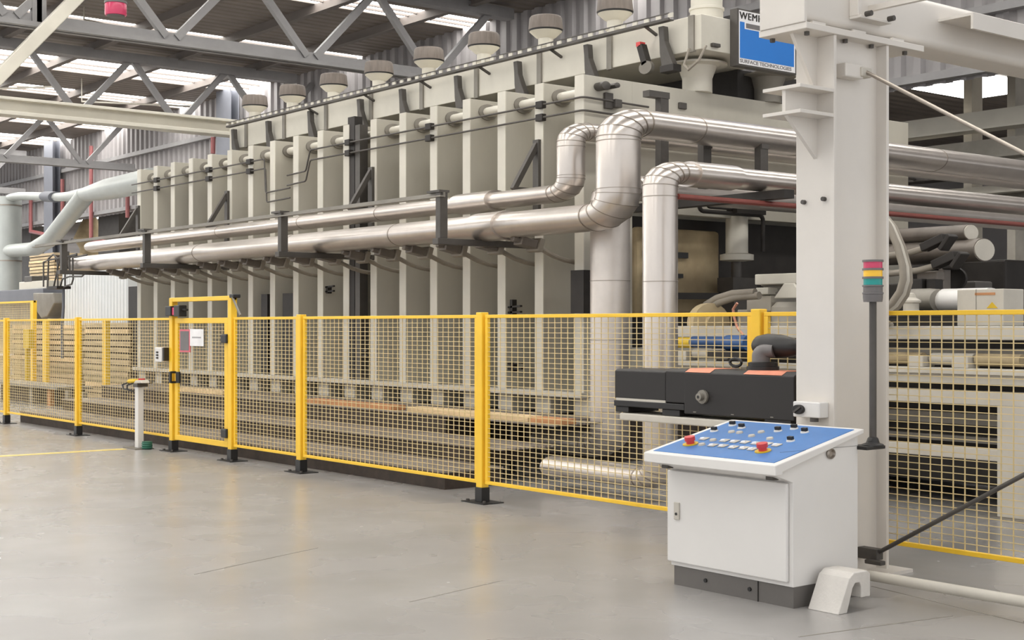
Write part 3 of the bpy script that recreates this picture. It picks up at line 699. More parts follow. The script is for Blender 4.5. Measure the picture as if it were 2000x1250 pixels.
# white pedestal with two-hand control
pxb = (-19.216, 8.30)
t = thing('control_pedestal', 'white post with hand control standing left of the gate', 'pedestal', (pxb[0], pxb[1], 0))
MB().box(pxb[0] - 0.06, pxb[0] + 0.06, pxb[1] - 0.045, pxb[1] + 0.045, 0.01, 0.90).build('post', M_WHITE, t, bev=0.008)
MB().box(pxb[0] - 0.22, pxb[0] + 0.22, pxb[1] - 0.16, pxb[1] + 0.13, 0, 0.012).build('base_plate', M_MIDG, t)
MB().box(pxb[0] - 0.07, pxb[0] + 0.09, pxb[1] - 0.07, pxb[1] + 0.1, 0.90, 0.95).build('head', M_STEEL, t, bev=0.01)
MB().prism([(pxb[0] - 0.05, 0.945), (pxb[0] + 0.25, 0.96), (pxb[0] + 0.2, 1.005), (pxb[0] + 0.02, 0.995)], 'y', pxb[1] - 0.07, pxb[1] + 0.06).build('grey_palm_cover', M_LIGHTG, t, bev=0.01)
MB().lathe((pxb[0] - 0.16, pxb[1] - 0.02, 0.955), [(0.09, 0), (0.1, 0.02), (0.07, 0.05), (0.03, 0.055)], 14).build('yellow_palm_button', M_YKNOB, t, True)
MB().lathe((pxb[0] - 0.1, pxb[1] + 0.08, 0.985), [(0.05, 0), (0.05, 0.03)], 12).build('red_button', M_RED, t, True)
for dx in (-0.28, 0.0):
    MB().tube([(pxb[0] - 0.06 + dx * .8, pxb[1] - 0.05, 0.95), (pxb[0] - 0.2 + dx * .6, pxb[1] - 0.1, 0.92), (pxb[0] - 0.2 + dx * .5, pxb[1] - 0.1, 0.86), (pxb[0] - 0.06, pxb[1] - 0.06, 0.83)], 0.01, 6).build('cable', M_BLACK, t, True)
tag(MB().lathe((pxb[0] + 0.23, pxb[1] + 0.02, 0.012), [(0.075, 0), (0.08, 0.02), (0.07, 0.03), (0.08, 0.045), (0.07, 0.06), (0.08, 0.075), (0.07, 0.09), (0.075, 0.1), (0.04, 0.105)], 16).build('cable_coil', M_GREENC, None, True), 'small green plug coil on the floor beside the white pedestal', 'plug')
struct(MB().box(-19.3, -19.14, 1.5, 8.08, 0, 0.003).build('floor_marking', M_LINE))
for k_, (a_, b_) in enumerate((((1702, 1145), (2060, 1232)), ((1560, 1244), (1860, 1203)), ((380, 1122), (620, 1070)), ((800, 1176), (980, 1134)))):
    a_, b_ = at_z(*a_, 0), at_z(*b_, 0)
    struct(MB().bar(a_ + Vector((0, 0, 0.0005)), b_ + Vector((0, 0, 0.0005)), 0.012, 0.002).build('floor_joint', M_MIDG))

# ================================================================== GANTRY (foreground column and beam)
cx0, cx1 = -6.53, -6.19
t = thing('gantry_column', 'tall cream H section gantry column in front of the fence', 'column', (-6.36, 8.13, 0))
MB().box(cx0, cx1, 7.80, 7.83, 0.02, 3.84).build('front_flange', M_COL, t, bev=0.004)
MB().box(cx0, cx1, 8.40, 8.43, 0.02, 3.84).build('rear_flange', M_COL, t, bev=0.004)
MB().box(-6.31, -6.28, 7.83, 8.40, 0.02, 3.84).build('web', M_COL, t)
MB().box(cx0 - 0.1, cx1 + 0.12, 7.68, 8.55, 0, 0.025).build('base_plate', M_COL, t)
MB().box(-6.6, -6.17, 7.48, 8.83, 3.84, 3.885).build('cap_plate', M_COL, t, bev=0.004)
MB().prism([(7.80, 3.84), (7.54, 3.84), (7.80, 3.44)], 'x', -6.37, -6.34).build('gusset', M_COL, t)
MB().prism([(8.43, 3.84), (8.62, 3.84), (8.43, 3.60)], 'x', -6.37, -6.34).build('gusset', M_COL, t)
# stub bracket
MB().box(cx0, cx1, 7.44, 7.80, 3.435, 3.46).build('stub_flange', M_COL, t, bev=0.003)
MB().box(cx0, cx1, 7.44, 7.80, 3.26, 3.285).build('stub_flange', M_COL, t, bev=0.003)
MB().box(-6.37, -6.34, 7.46, 7.80, 3.285, 3.435).build('stub_web', M_COL, t)
MB().prism([(7.80, 3.26), (7.48, 3.26), (7.80, 2.98)], 'x', -6.37, -6.34).build('gusset', M_COL, t)
for (xx, yy, zz) in ((-6.45, 7.8, 2.68), (-6.27, 7.8, 2.69), ):
    MB().lathe((xx, yy, zz), [(0.016, 0), (0.016, -0.03)], 8, 'y').build('bolt', M_STEEL, t, True)
for (xx, yy) in ((-6.25, 7.58), (-6.56, 7.58), (-6.25, 8.0), (-6.25, 8.3), (-6.25, 8.7)):
    MB().lathe((xx, yy, 3.84), [(0.02, 0), (0.02, -0.025)], 6).build('bolt', M_STEEL, t)
MB().box(-6.28, -6.18, 7.92, 8.12, 3.56, 3.66).build('rod_lug', M_COL, t, bev=0.01)
MB().box(-6.24, -6.165, 8.08, 8.2, 3.575, 3.645).build('rod_fork', M_LIGHTG, t, bev=0.01)
t2 = thing('gantry_beam', 'large cream box beam lying on top of the gantry column', 'beam', (-6.4, 11, 3.885))
b = MB()
prof = []
x0b, x1b, z0b, z1b, rr = -6.57, -6.2, 3.9, 4.26, 0.06
for cx_, cz_, a0 in ((x1b - rr, z0b + rr, -90), (x1b - rr, z1b - rr, 0), (x0b + rr, z1b - rr, 90), (x0b + rr, z0b + rr, 180)):
    for k_ in range(6):
        a = radians(a0 + 18 * k_); prof.append((cx_ + rr * cos(a), cz_ + rr * sin(a)))
b.prism(prof, 'y', 7.50, 20)
b.build('box_section', M_COL, t2, True, ang=30)
MB().box(-6.585, -6.18, 7.47, 7.50, 3.885, 4.28).build('end_plate', M_COL, t2, bev=0.006)
for y in (7.55, 8.0, 8.45): MB().box(-6.2, -6.175, y, y + 0.14, 3.885, 3.90).build('weld_tab', M_COL, t2)
MB().box(-6.2, -6.12, 7.98, 8.02, 3.99, 4.3).box(-6.2, -6.1, 7.98, 8.34, 3.97, 3.99).build('channel_bracket', M_COL, t2, bev=0.004)
for y in (8.04, 8.3): MB().lathe((-6.1, y, 4.0), [(0.02, 0), (0.02, 0.05)], 8, 'x').build('bolt', M_STEEL, t2)
MB().box(-6.2, -5.6, 8.2, 8.24, 4.06, 4.10).build('side_arm', M_COL, t2)
MB().prism([(-6.2, 4.12), (-5.9, 4.12), (-5.9, 4.0), (-5.92, 4.0), (-5.92, 4.1), (-6.2, 4.1)], 'y', 9.05, 12).build('angle_ledge', M_COL, t2)
a = Vector((-6.17, 8.14, 3.61)); c_ = Vector((-3.6, 8.14, 2.15))
tag(MB().tube([a, c_], 0.014, 10).build('tie_rod', M_SEAM, None, True), 'pale diagonal tie rod from the column top down to the right', 'tie rod')
tag(MB().tube([(-6.12, 8.2, 0.17), (-3.6, 8.2, 1.61)], 0.016, 10).build('tie_rod', M_STEEL, None, True), 'dark diagonal tie rod from the column foot up to the right', 'tie rod')
tag(MB().box(-6.27, -6.1, 8.16, 8.24, 0.12, 0.20).box(-6.16, -6.02, 8.1, 8.16, 0.1, 0.13).build('rod_anchor', M_STEEL, None, bev=0.006), 'small dark rod anchor at the foot of the gantry column', 'anchor')

# low white pipe along the floor
t = thing('floor_pipe', 'low white guard pipe along the floor at right', 'pipe', (-4.4, 7.9, 0))
MB().tube([(-6.05, 7.6, 0.13), (-3.0, 7.62, 0.13)], 0.035, 16).build('pipe', M_LIGHTG, t, True)
for xx in (-5.85, -3.6): MB().lathe((xx, 7.61, 0), [(0.06, 0), (0.06, 0.01), (0.02, 0.015), (0.02, 0.11)], 12).build('pipe_foot', M_MIDG, t, True)

# switch box on the column
p = at_y(1578, 800, 7.72)
t = thing('rotary_switch_box', 'white isolator box with black rotary switch on the column', 'switch box', (p.x, 7.75, p.z - 0.06))
MB().box(p.x - 0.12, p.x + 0.12, 7.70, 7.80, p.z - 0.055, p.z + 0.055).build('box', M_WHITE, t, bev=0.008)
MB().lathe((p.x - 0.06, 7.70, p.z - 0.0), [(0.034, 0), (0.034, -0.02), (0.03, -0.025)], 18, 'y', 1.5).build('rotary_knob', M_BLACK, t, True)
MB().bar((p.x - 0.09, 7.672, p.z - 0.02), (p.x - 0.03, 7.672, p.z + 0.02), 0.014, 0.014, (0, 1, 0)).build('knob_grip', M_STEEL, t)
MB().lathe((p.x + 0.04, 7.74, p.z - 0.055), [(0.03, 0), (0.03, -0.03)], 10).build('cable_gland', M_STEEL, t, True)

# ================================================================== CONTROL CONSOLE
t = thing('control_console', 'white operator console with blue sloping button panel', 'control console', (-6.3, 7.15, 0))
X0, X1, Y0, Y1 = -6.85, -5.755, 6.845, 7.50
MB().box(X0 + 0.03, X1 - 0.005, Y0 + 0.01, Y1, 0, 0.135).build('plinth', M_PLINTH, t)
ZF, ZB, YF, YB = 0.927, 1.115, 6.62, 7.50
MB().prism([(Y0, 0.135), (Y1, 0.135), (Y1, ZB - 0.03), (YF + 0.05, ZF - 0.045), (YF + 0.05, ZF - 0.07), (Y0, 0.80)], 'x', X0 + 0.01, X1).build('body', M_WHITE, t, bev=0.004)
MB().box(X0, X1 - 0.03, Y0 - 0.03, Y0 - 0.002, 0.165, 0.795).build('door', M_WHITE, t, bev=0.008)
dr = [c for c in kids(t) if c.name.startswith('door')][0]
MB().box(X0 + 0.075, X0 + 0.125, Y0 - 0.042, Y0 - 0.03, 0.46, 0.58).build('lock_plate', M_LIGHTG, dr, bev=0.004)
MB().lathe((X0 + 0.10, Y0 - 0.042, 0.50), [(0.010, 0), (0.010, -0.004)], 10, 'y').build('key_hole', M_BLACK, dr)
for xx in (X0 + 0.33, X1 - 0.37): MB().lathe((xx, Y0 + 0.01, 0.07), [(0.014, 0), (0.014, -0.01)], 8, 'y').build('plinth_bolt', M_BLACK, t)
MB().box(X1 - 0.30, X1 - 0.296, Y0 + 0.004, Y0 + 0.012, 0, 0.135).build('plinth_joint', M_IRON, t)
# lid: tilted tray
N = Vector((0, -(ZB - ZF), YB - YF)).normalized(); A = Vector((0, YB - YF, ZB - ZF)).normalized()
def pan(x, v, h=0.0):                 # x across, v metres up the slope from the front edge
    q = Vector((x, YF, ZF)) + A * v + N * h
    return q
L = sqrt((YB - YF) ** 2 + (ZB - ZF) ** 2)
LX0, LX1 = X0 - 0.03, X1 + 0.05
def slab(x0, x1, v0, v1, h0, h1):
    vs = [pan(x, v, h) for h in (h0, h1) for v in (v0, v1) for x in (x0, x1)]
    return MB().add(vs, [(0, 2, 3, 1), (4, 5, 7, 6), (0, 1, 5, 4), (2, 6, 7, 3), (0, 4, 6, 2), (1, 3, 7, 5)])
lid = MB().prism([(YF, ZF), (YB, ZB), (YB, ZB - 0.03), (YF + 0.07, ZF - 0.045), (YF + 0.07, ZF - 0.065), (YF, ZF - 0.065)], 'x', LX0, LX1).build('lid', M_WHITE, t, bev=0.006)
slab(LX0 + 0.05, LX1 - 0.05, 0.045, L - 0.04, 0, 0.003).build('blue_panel', M_BLUE, t)
def on_panel(px, py):
    q = Vector(ray(px, py)); O = Vector((0, 0, CH)); P0 = Vector((0, YF, ZF))
    s_ = (P0 - O).dot(N) / q.dot(N); h = O + q * s_
    return h.x, (h - P0).dot(A)
def zpx(x, y): return 1270 + x / 4.878, 810 + y / 4.878
ROT = Matrix((Vector((1, 0, 0)), A, N)).transposed()
def disc(name, m, x, v, r, h0, h1, n=16, r2=None):
    vs = []
    for rr_, h in ((r, h0), (r2 or r, h1)):
        for j in range(n):
            a = 2 * pi * j / n; vs.append(pan(x + rr_ * cos(a), v + rr_ * sin(a), h))
    fs = [(j, (j + 1) % n, n + (j + 1) % n, n + j) for j in range(n)] + [tuple(range(n)), tuple(range(n, 2 * n))]
    return MB().add(vs, fs).build(name, m, t, True)
for zx, zy in ((385, 285), (1075, 352)):
    x, v = on_panel(*zpx(zx, zy))
    es = disc('emergency_stop', M_YKNOB, x, v, 0.055, 0.003, 0.009, 20)
    h = MB()
    for rr_, h0, h1 in ((0.028, 0.009, 0.03), (0.037, 0.03, 0.058)):
        vs = [pan(x + rr_ * cos(2 * pi * j / 16), v + rr_ * sin(2 * pi * j / 16), hh) for hh in (h0, h1) for j in range(16)]
        h.add(vs, [(j, (j + 1) % 16, 16 + (j + 1) % 16, 16 + j) for j in range(16)] + [tuple(range(16)), tuple(range(16, 32))])
    h.build('mushroom_head', M_RED, es, True)
for zx, zy in ((785, 105), (872, 130), (610, 160), (1218, 160), (1372, 138), (1472, 172), (1338, 255)):
    x, v = on_panel(*zpx(zx, zy))
    sw = disc('selector_switch', M_WHITE, x, v, 0.030, 0.003, 0.012, 16, 0.027)
    vs = [pan(x + dx, v + dv, h) for h in (0.012, 0.034) for dx, dv in ((-0.02, -0.01), (0.02, -0.01), (0.02, 0.014), (-0.02, 0.014))]
    MB().add(vs, [(0, 3, 2, 1), (4, 5, 6, 7), (0, 1, 5, 4), (1, 2, 6, 5), (2, 3, 7, 6), (3, 0, 4, 7)]).build('switch_lever', M_BLACK, sw)
for zx, zy in ((775, 172), (852, 178), (1058, 173), (967, 210), (1140, 236), (600, 250), (492, 292)):
    x, v = on_panel(*zpx(zx, zy)); disc('push_button', M_LIGHTG, x, v, 0.026, 0.003, 0.014, 14, 0.022)
for zx, zy in ((515, 237), (710, 254), (805, 263), (905, 270), (1010, 280), (1120, 285), (1205, 297), (600, 298), (695, 305), (795, 317), (895, 325), (975, 335)):
    x, v = on_panel(*zpx(zx, zy))
    slab(x - 0.028, x + 0.028, v - 0.03, v + 0.03, 0.003, 0.010).build('label_button', M_LIGHTG, t, bev=0.003)
    disc('push_button', M_PAPER, x - 0.006, v - 0.012, 0.017, 0.010, 0.017, 12, 0.015)
for xx in (X0 + 0.07, X1 - 0.09): MB().box(xx - 0.03, xx + 0.03, YF + 0.1, YF + 0.16, ZF - 0.11, ZF - 0.08).build('lid_catch', M_STEEL, t, bev=0.004)
MB().box(X1 - 0.001, X1 + 0.004, YF + 0.1, YB, 1.0, 1.001).build('lid_seam', M_IRON, t)
q = at_x(1621, 886, X1)
MB().lathe((X1, q.y, q.z), [(0.030, 0), (0.034, 0.012), (0.024, 0.02), (0.018, 0.006)], 18, 'x', 1.3).build('key_ring_lock', M_SEAM, t, True)

# stack light on the console
SXp, SYp = X1 + 0.03, 7.62
t = thing('stack_light', 'red amber green signal tower on a dark pole by the console', 'signal light', (SXp, SYp, 0.96))
MB().box(X1 - 0.08, X1 + 0.08, SYp - 0.13, SYp + 0.07, 0.975, 0.998).lathe((SXp, SYp, 0.995), [(0.075, 0), (0.07, 0.012), (0.045, 0.02), (0.035, 0.05), (0.026, 0.06)], 20).build('mount', M_BLACK, t, True, bev=0.004)
MB().lathe((SXp, SYp, 1.0), [(0.024, 0), (0.024, 1.0)], 16).build('pole', M_STEEL, t, True)
zz = 1.955
MB().lathe((SXp, SYp, zz), [(0.062, 0), (0.066, 0.03), (0.066, 0.05), (0.07, 0.052), (0.07, 0.062), (0.064, 0.064), (0.064, 0.10), (0.07, 0.102), (0.07, 0.112)], 24).build('base_unit', M_LGREY, t, True)
z1 = zz + 0.112
for m, nm in ((M_TEAL, 'green_lens'), (M_AMBER, 'amber_lens'), (M_PINK, 'red_lens')):
    MB().lathe((SXp, SYp, z1), [(0.062, 0), (0.062, 0.042)], 24).build(nm, m, t, True); z1 += 0.042
    MB().lathe((SXp, SYp, z1), [(0.07, 0), (0.07, 0.014)], 24).build('ring', M_LGREY, t, True); z1 += 0.014

# cable bridge foot beside the console
t = tag(MB().prism([(6.92, 0), (7.03, 0.215), (7.08, 0.245), (7.21, 0.245), (7.242, 0.225), (7.242, 0.08), (7.15, 0.08), (7.15, 0.15), (7.135, 0.178), (7.09, 0.178), (7.065, 0.15), (7.01, 0)], 'x', -5.70, -5.46).build('cable_bridge', M_FOOT, None, bev=0.006), 'white concrete foot with arched notch beside the console', 'cable bridge')

# ================================================================== BLACK BLOWER UNIT on its shelf
t = thing('vacuum_pump', 'long black boxed vacuum pump on a shelf before the fence', 'vacuum pump', (-7.7, 8.15, 1.08))
by0, by1 = 7.98, 8.36
MB().prism([(by0, 1.09), (by1, 1.09), (by1, 1.45), (by0 + 0.06, 1.45), (by0, 1.42)], 'x', -7.83, -6.70).build('motor_cover', M_CHAR, t, bev=0.008)
MB().prism([(by0 + 0.01, 1.17), (by1, 1.17), (by1, 1.445), (by0 + 0.05, 1.445), (by0 + 0.01, 1.425)], 'x', -8.05, -7.83).build('coupling_cover', M_CHAR, t, bev=0.008)
MB().prism([(by0 + 0.01, 1.18), (by1, 1.18), (by1, 1.43), (by0 + 0.04, 1.43), (by0 + 0.01, 1.415)], 'x', -8.66, -8.05).build('fan_cover', M_CHAR, t, bev=0.008)
MB().box(-8.66, -7.83, by0, by1, 1.115, 1.165).box(-8.66, -8.50, by0 + 0.02, by1, 1.065, 1.115).box(-8.1, -7.9, by0 + 0.02, by1, 1.06, 1.115).build('base_frame', M_BLACK, t, bev=0.006)
MB().box(-7.0, -6.75, by0 + 0.02, by1, 1.06, 1.09).build('rear_foot', M_BLACK, t)
MB().box(-8.64, -8.05, by0 + 0.008, by0 + 0.02, 1.165, 1.185).build('name_strip', M_LIGHTG, t)
vs = MB().prism([(by0 + 0.002, 1.424), (by0 + 0.06, 1.453), (by0 + 0.3, 1.453), (by0 + 0.3, 1.452), (by0 + 0.06, 1.451)], 'x', -7.82, -7.55).prism([(by0 + 0.002, 1.424), (by0 + 0.06, 1.453), (by0 + 0.3, 1.453), (by0 + 0.3, 1.452), (by0 + 0.06, 1.451)], 'x', -7.2, -6.82).build('orange_label', M_ORANGE, t)
q = at_y(1374, 775, by0)
MB().lathe((q.x, by0, q.z), [(0.055, 0), (0.055, -0.02), (0.03, -0.022), (0.03, -0.06), (0.02, -0.062)], 16, 'y', 1.0).build('oil_plug', M_MIDG, t, True)
MB().lathe((q.x, by0 - 0.06, q.z), [(0.013, 0), (0.013, -0.003)], 12, 'y').build('plug_socket', M_BLACK, t)
for px in (1357, 1431, 1508):
    xx = at_y(px, 800, by0).x; MB().box(xx - 0.015, xx + 0.015, by0 - 0.004, by0, 1.105, 1.112).build('screw', M_MIDG, t)
q = at_y(1437, 708, 8.1)
pts = [(q.x + 0.06 * cos(a), 8.1, q.z + 0.03 * sin(a)) for a in [2 * pi * j / 12 for j in range(13)]]
MB().tube(pts, 0.012, 6).build('lifting_ring', M_BLACK, t, True)
t = thing('intake_filter', 'black elbow and filter canister on top of the vacuum pump', 'filter', (-7.05, 8.18, 1.45))
ex = at_y(1490, 690, 8.18).x
MB().lathe((ex, 8.18, 1.45), [(0.125, 0), (0.125, 0.03), (0.115, 0.032), (0.115, 0.06), (0.095, 0.065)], 20).build('port_flange', M_BLACK, t, True)
pts, _ = fillet([(ex, 8.16, 1.5), (ex, 8.16, 1.6), (ex + 0.10, 8.2, 1.605)], 0.04, 5)
MB().tube(pts, 0.055, 14, 1.3).build('elbow', M_LGREY, t, True)
MB().tube([(ex - 0.12, 8.25, 1.64), (ex - 0.115, 8.25, 1.64), (ex - 0.09, 8.25, 1.64), (ex - 0.02, 8.255, 1.64), (ex + 0.10, 8.27, 1.635), (ex + 0.20, 8.28, 1.627), (ex + 0.28, 8.285, 1.62), (ex + 0.30, 8.29, 1.615), (ex + 0.5, 8.3, 1.605)], [0.03, 0.06, 0.08, 0.094, 0.092, 0.075, 0.045, 0.024, 0.024], 20, 1.25).build('canister', M_BLACK, t, True)
tag(MB().box(-8.58, -6.535, 7.97, 8.38, 1.0, 1.06).build('pump_shelf', M_LIGHTG, None, bev=0.01), 'light grey shelf bracketed to the column under the vacuum pump', 'shelf')

# ================================================================== INFEED MACHINE behind the fence
CYf = 11.57
t = thing('infeed_conveyor', 'light grey infeed conveyor frame behind the fence at right', 'conveyor', (-8, 12.5, 0))
xl, xr = -11.5, -3.0
MB().box(xl, xr, CYf - 0.02, CYf + 0.12, 1.66, 1.79).build('upper_rail', M_LIGHTG, t, bev=0.01)
MB().box(xl, xr, CYf, CYf + 0.12, 1.24, 1.33).box(xl, xr, CYf - 0.05, CYf + 0.1, 1.33, 1.39).build('roller_rail', M_LIGHTG, t, bev=0.008)
MB().box(-10.2, xr, CYf - 0.02, CYf + 0.15, 1.045, 1.175).build('lower_rail', M_LIGHTG, t, bev=0.008)
MB().box(-10.2, xr, CYf, CYf + 0.12, 0.525, 0.635).build('foot_rail', M_LIGHTG, t, bev=0.008)
for X in (-7.28, -9.9):
    MB().box(X, X + 0.62 if X > -8 else X + 0.25, CYf - 0.02, CYf + 0.3, 0.012, 1.05).build('leg', M_LIGHTG, t, bev=0.01)
    MB().box(X - 0.15, X + 0.8, CYf - 0.1, CYf + 0.35, 0, 0.012).build('base_plate', M_MIDG, t)
MB().box(xl, xr, CYf + 0.7, CYf + 2.2, 0.2, 1.7).build('inner_shade_box', M_IRON, t)  # dark backing box, shade inside the frame put into its colour
MB().box(-10.2, -7.3, CYf + 0.4, CYf + 0.5, 0.82, 0.93).box(-10.2, -7.3, CYf + 0.45, CYf + 0.55, 0.64, 0.70).build('inner_rail', M_MIDG, t)
MB().box(-11.2, -3, CYf + 0.3, CYf + 0.5, 1.5, 1.57).build('chain_guide', M_MIDG, t)
for px, m in ((1756, M_TAN), (1855, M_LIGHTG), (1945, M_TAN), (1380, M_LIGHTG)):
    p = at_y(px, 706, CYf + 0.05)
    MB().tube([(p.x - 0.22, CYf + 0.1, 1.47), (p.x + 0.25, CYf + 0.1, 1.47)], 0.06, 16, 1.2).build('roller', m, t, True)
    MB().box(p.x - 0.42, p.x - 0.24, CYf - 0.04, CYf + 0.16, 1.39, 1.50).build('bearing_block', M_LIGHTG, t, bev=0.01)
# warning label cabinet and tanks
p0, p1 = at_y(1875, 566, 11.9), at_y(1966, 620, 11.9)
t = thing('terminal_box', 'light grey terminal box with yellow warning triangle', 'electrical box', ((p0.x + p1.x) / 2, 11.9, 1.79))
MB().box(p0.x, p1.x, 11.85, 12.2, 1.79, p0.z).build('box', M_LIGHTG, t, bev=0.008)
q = at_y(1938, 597, 11.85)
MB().prism([(q.x - 0.06, q.z - 0.025), (q.x + 0.06, q.z - 0.025), (q.x, q.z + 0.035)], 'y', 11.845, 11.85).build('warning_triangle', M_YKNOB, t)
q = at_y(1924, 574, 11.85)
MB().box(q.x - 0.11, q.x + 0.11, 11.846, 11.85, q.z - 0.012, q.z + 0.012).build('orange_label', M_WOODO, t)
MB().box(p0.x + 0.21, p0.x + 0.215, 11.846, 11.851, 1.8, p0.z).build('door_gap', M_MIDG, t)
p0 = at_y(1800, 588, 12.3); 
t = thing('air_receiver', 'grey and white horizontal pressure tank beside the terminal box', 'tank', (p0.x, 12.3, p0.z - 0.12))
MB().tube([(p0.x - 0.1, 12.3, p0.z), (p0.x + 0.1, 12.3, p0.z), (p0.x + 0.22, 12.3, p0.z)], [0.13, 0.13, 0.12], 20, 1.5).build('dome', M_MIDG, t, True)
MB().tube([(p0.x + 0.2, 12.4, p0.z), (p0.x + 0.75, 12.4, p0.z)], 0.125, 20, 1.5).build('shell', M_WHITE, t, True)
for dx in (-0.28, 0.12): MB().lathe((p0.x + dx, 11.95, p0.z - 0.13), [(0.11, 0), (0.11, 0.02), (0.08, 0.03), (0.08, 0.10), (0.1, 0.11), (0.1, 0.13), (0.05, 0.16), (0.04, 0.2), (0.01, 0.21)], 14).build('valve', M_LIGHTG, t, True)
MB().box(p0.x - 0.6, p0.x + 0.9, 11.9, 12.6, p0.z - 0.17, p0.z - 0.13).build('cradle', M_IRON, t)
# two big rams facing the camera's right
for (pxa, pya, pxe, pye, r, m, lb) in ((1775, 456, 1896, 454, 0.088, M_DGREY, 'upper grey hydraulic cylinder end beyond the column'), (1790, 492, 1922, 488, 0.125, M_DGREY, 'lower thicker hydraulic cylinder end beyond the column')):
    pe = at_y(pxe, pye, 13.2)
    t = thing('hydraulic_cylinder', lb, 'cylinder', (pe.x - 0.5, 13.2, pe.z - r), 'hydraulic cylinders beyond the column')
    MB().tube([(pe.x - 2.2, 13.2, pe.z), (pe.x, 13.2, pe.z)], r, 24, K).build('barrel', m, t, True)
    MB().tube([(pe.x, 13.2, pe.z), (pe.x + 0.01, 13.2, pe.z)], r * 0.93, 24, K).build('end_cap', M_LIGHTG, t, True)
for px, py, lb in ((1826, 474, 'dark hose coupling under the upper cylinder'), (1848, 508, 'dark hose coupling under the lower cylinder')):
    p = at_y(px, py, 12.7)
    t = thing('hose_coupling', lb, 'hose', (p.x, 12.7, p.z - 0.1))
    MB().bar(p + Vector((-0.14, 0, -0.05)), p + Vector((0.14, 0, 0.05)), 0.14, 0.09).bar(p + Vector((0.1, 0, -0.08)), p + Vector((0.22, 0, 0.07)), 0.16, 0.05).build('block', M_IRON, t, bev=0.01)
    MB().tube([p + Vector((-0.1, 0, -0.05)), p + Vector((-0.35, 0, -0.10)), p + Vector((-0.7, 0, -0.12)), p + Vector((-1.1, 0, -0.10))], 0.035, 10).build('hose', M_HOSE, t, True)
t = thing('valve_cluster', 'dark oily valve cluster between the ribbed hoses and the pressure tank', 'valves', at_y(1810, 610, 12.6))
for x0_, y0_, x1_, y1_, Y_, m_ in ((1772, 545, 1800, 566, 12.7, M_IRON), (1790, 530, 1830, 548, 12.8, M_DGREY), (1808, 545, 1826, 575, 12.75, M_IRON), (1765, 566, 1790, 590, 12.7, M_DGREY), (1776, 518, 1860, 526, 13.0, M_IRON), (1832, 515, 1842, 572, 13.0, M_DGREY)):
    a_, c2 = at_y(x0_, y0_, Y_), at_y(x1_, y1_, Y_)
    MB().box(a_.x, c2.x, Y_, Y_ + 0.15, c2.z, a_.z).build('valve_block', m_, t, bev=0.015)
q = at_y(1860, 545, 13.4)
MB().lathe((q.x, 13.4, q.z), [(0.14, 0), (0.14, -0.04), (0.11, -0.045), (0.11, -0.02)], 20, 'y', 1.4).build('hand_wheel', M_IRON, t, True)
# ribbed hoses bundle right of column
t = thing('hose_bundle', 'bundle of thick pale ribbed hoses right of the column', 'hose', at_y(1755, 600, 11.2))
for k_ in range(3):
    o_ = 6 * k_
    pts = [at_y(px + o_, py + 3 * k_, 11.2 + 0.12 * k_) for px, py in ((1690, 400), (1715, 415), (1735, 440), (1752, 480), (1763, 520), (1764, 545), (1757, 570), (1742, 592), (1725, 605), (1705, 616))]
    pts.append(Vector((pts[-1].x - 0.1, 11.62, 1.80)))
    MB().tube(pts, 0.034, 10, 1.0).build('hose', M_LIGHTG if k_ == 1 else M_HOSE, t, True)
# valve stand left of column
t = thing('hydraulic_manifold', 'cream hydraulic manifold unit left of the column above the fence', 'manifold', at_y(1520, 620, 12.4))
def bx(px0, py0, px1, py1, Y, d, nm, m, bev=0.01):
    a_, c2 = at_y(px0, py0, Y), at_y(px1, py1, Y)
    return MB().box(a_.x, c2.x, Y, Y + d, min(a_.z, c2.z), max(a_.z, c2.z)).build(nm, m, t, bev=bev)
bx(1474, 536, 1580, 553, 12.3, 0.6, 'top_plate', M_CREAM); bx(1476, 562, 1500, 575, 12.3, 0.4, 'block', M_CREAM); bx(1458, 578, 1505, 608, 12.35, 0.5, 'block', M_LIGHTG)
c_ = at_y(1520, 560, 12.6); MB().lathe((c_.x, 12.6, c_.z - 0.12), [(0.2, 0), (0.2, 0.05), (0.17, 0.06), (0.17, 0.12), (0.2, 0.13), (0.2, 0.18)], 20).build('accumulator', M_MIDG, t, True)
c_ = at_y(1540, 560, 12.2); MB().prism([(c_.x - 0.22, c_.z - 0.13), (c_.x + 0.22, c_.z - 0.13), (c_.x + 0.07, c_.z + 0.04), (c_.x - 0.07, c_.z + 0.04)], 'y', 12.2, 12.24).build('lug_plate', M_CREAM, t, bev=0.01)
c_ = at_y(1540, 600, 12.5); MB().lathe((c_.x, 12.5, c_.z - 0.3), [(0.2, 0), (0.2, 0.3), (0.14, 0.36)], 20).build('motor_body', M_LIGHTG, t, True)
bx(1440, 605, 1500, 640, 12.4, 0.4, 'block', M_LIGHTG)
for k_ in range(2):
    t = tag(MB().tube([at_y(px + 8 * k_, py + 6 * k_, 12.0) for px, py in ((1366, 612), (1380, 595), (1400, 583), (1430, 574), (1475, 571))], 0.045, 10).build('flexible_hose', M_HOSE, None, True), ['upper', 'lower'][k_] + ' thick grey hose arching left of the manifold', 'hose')
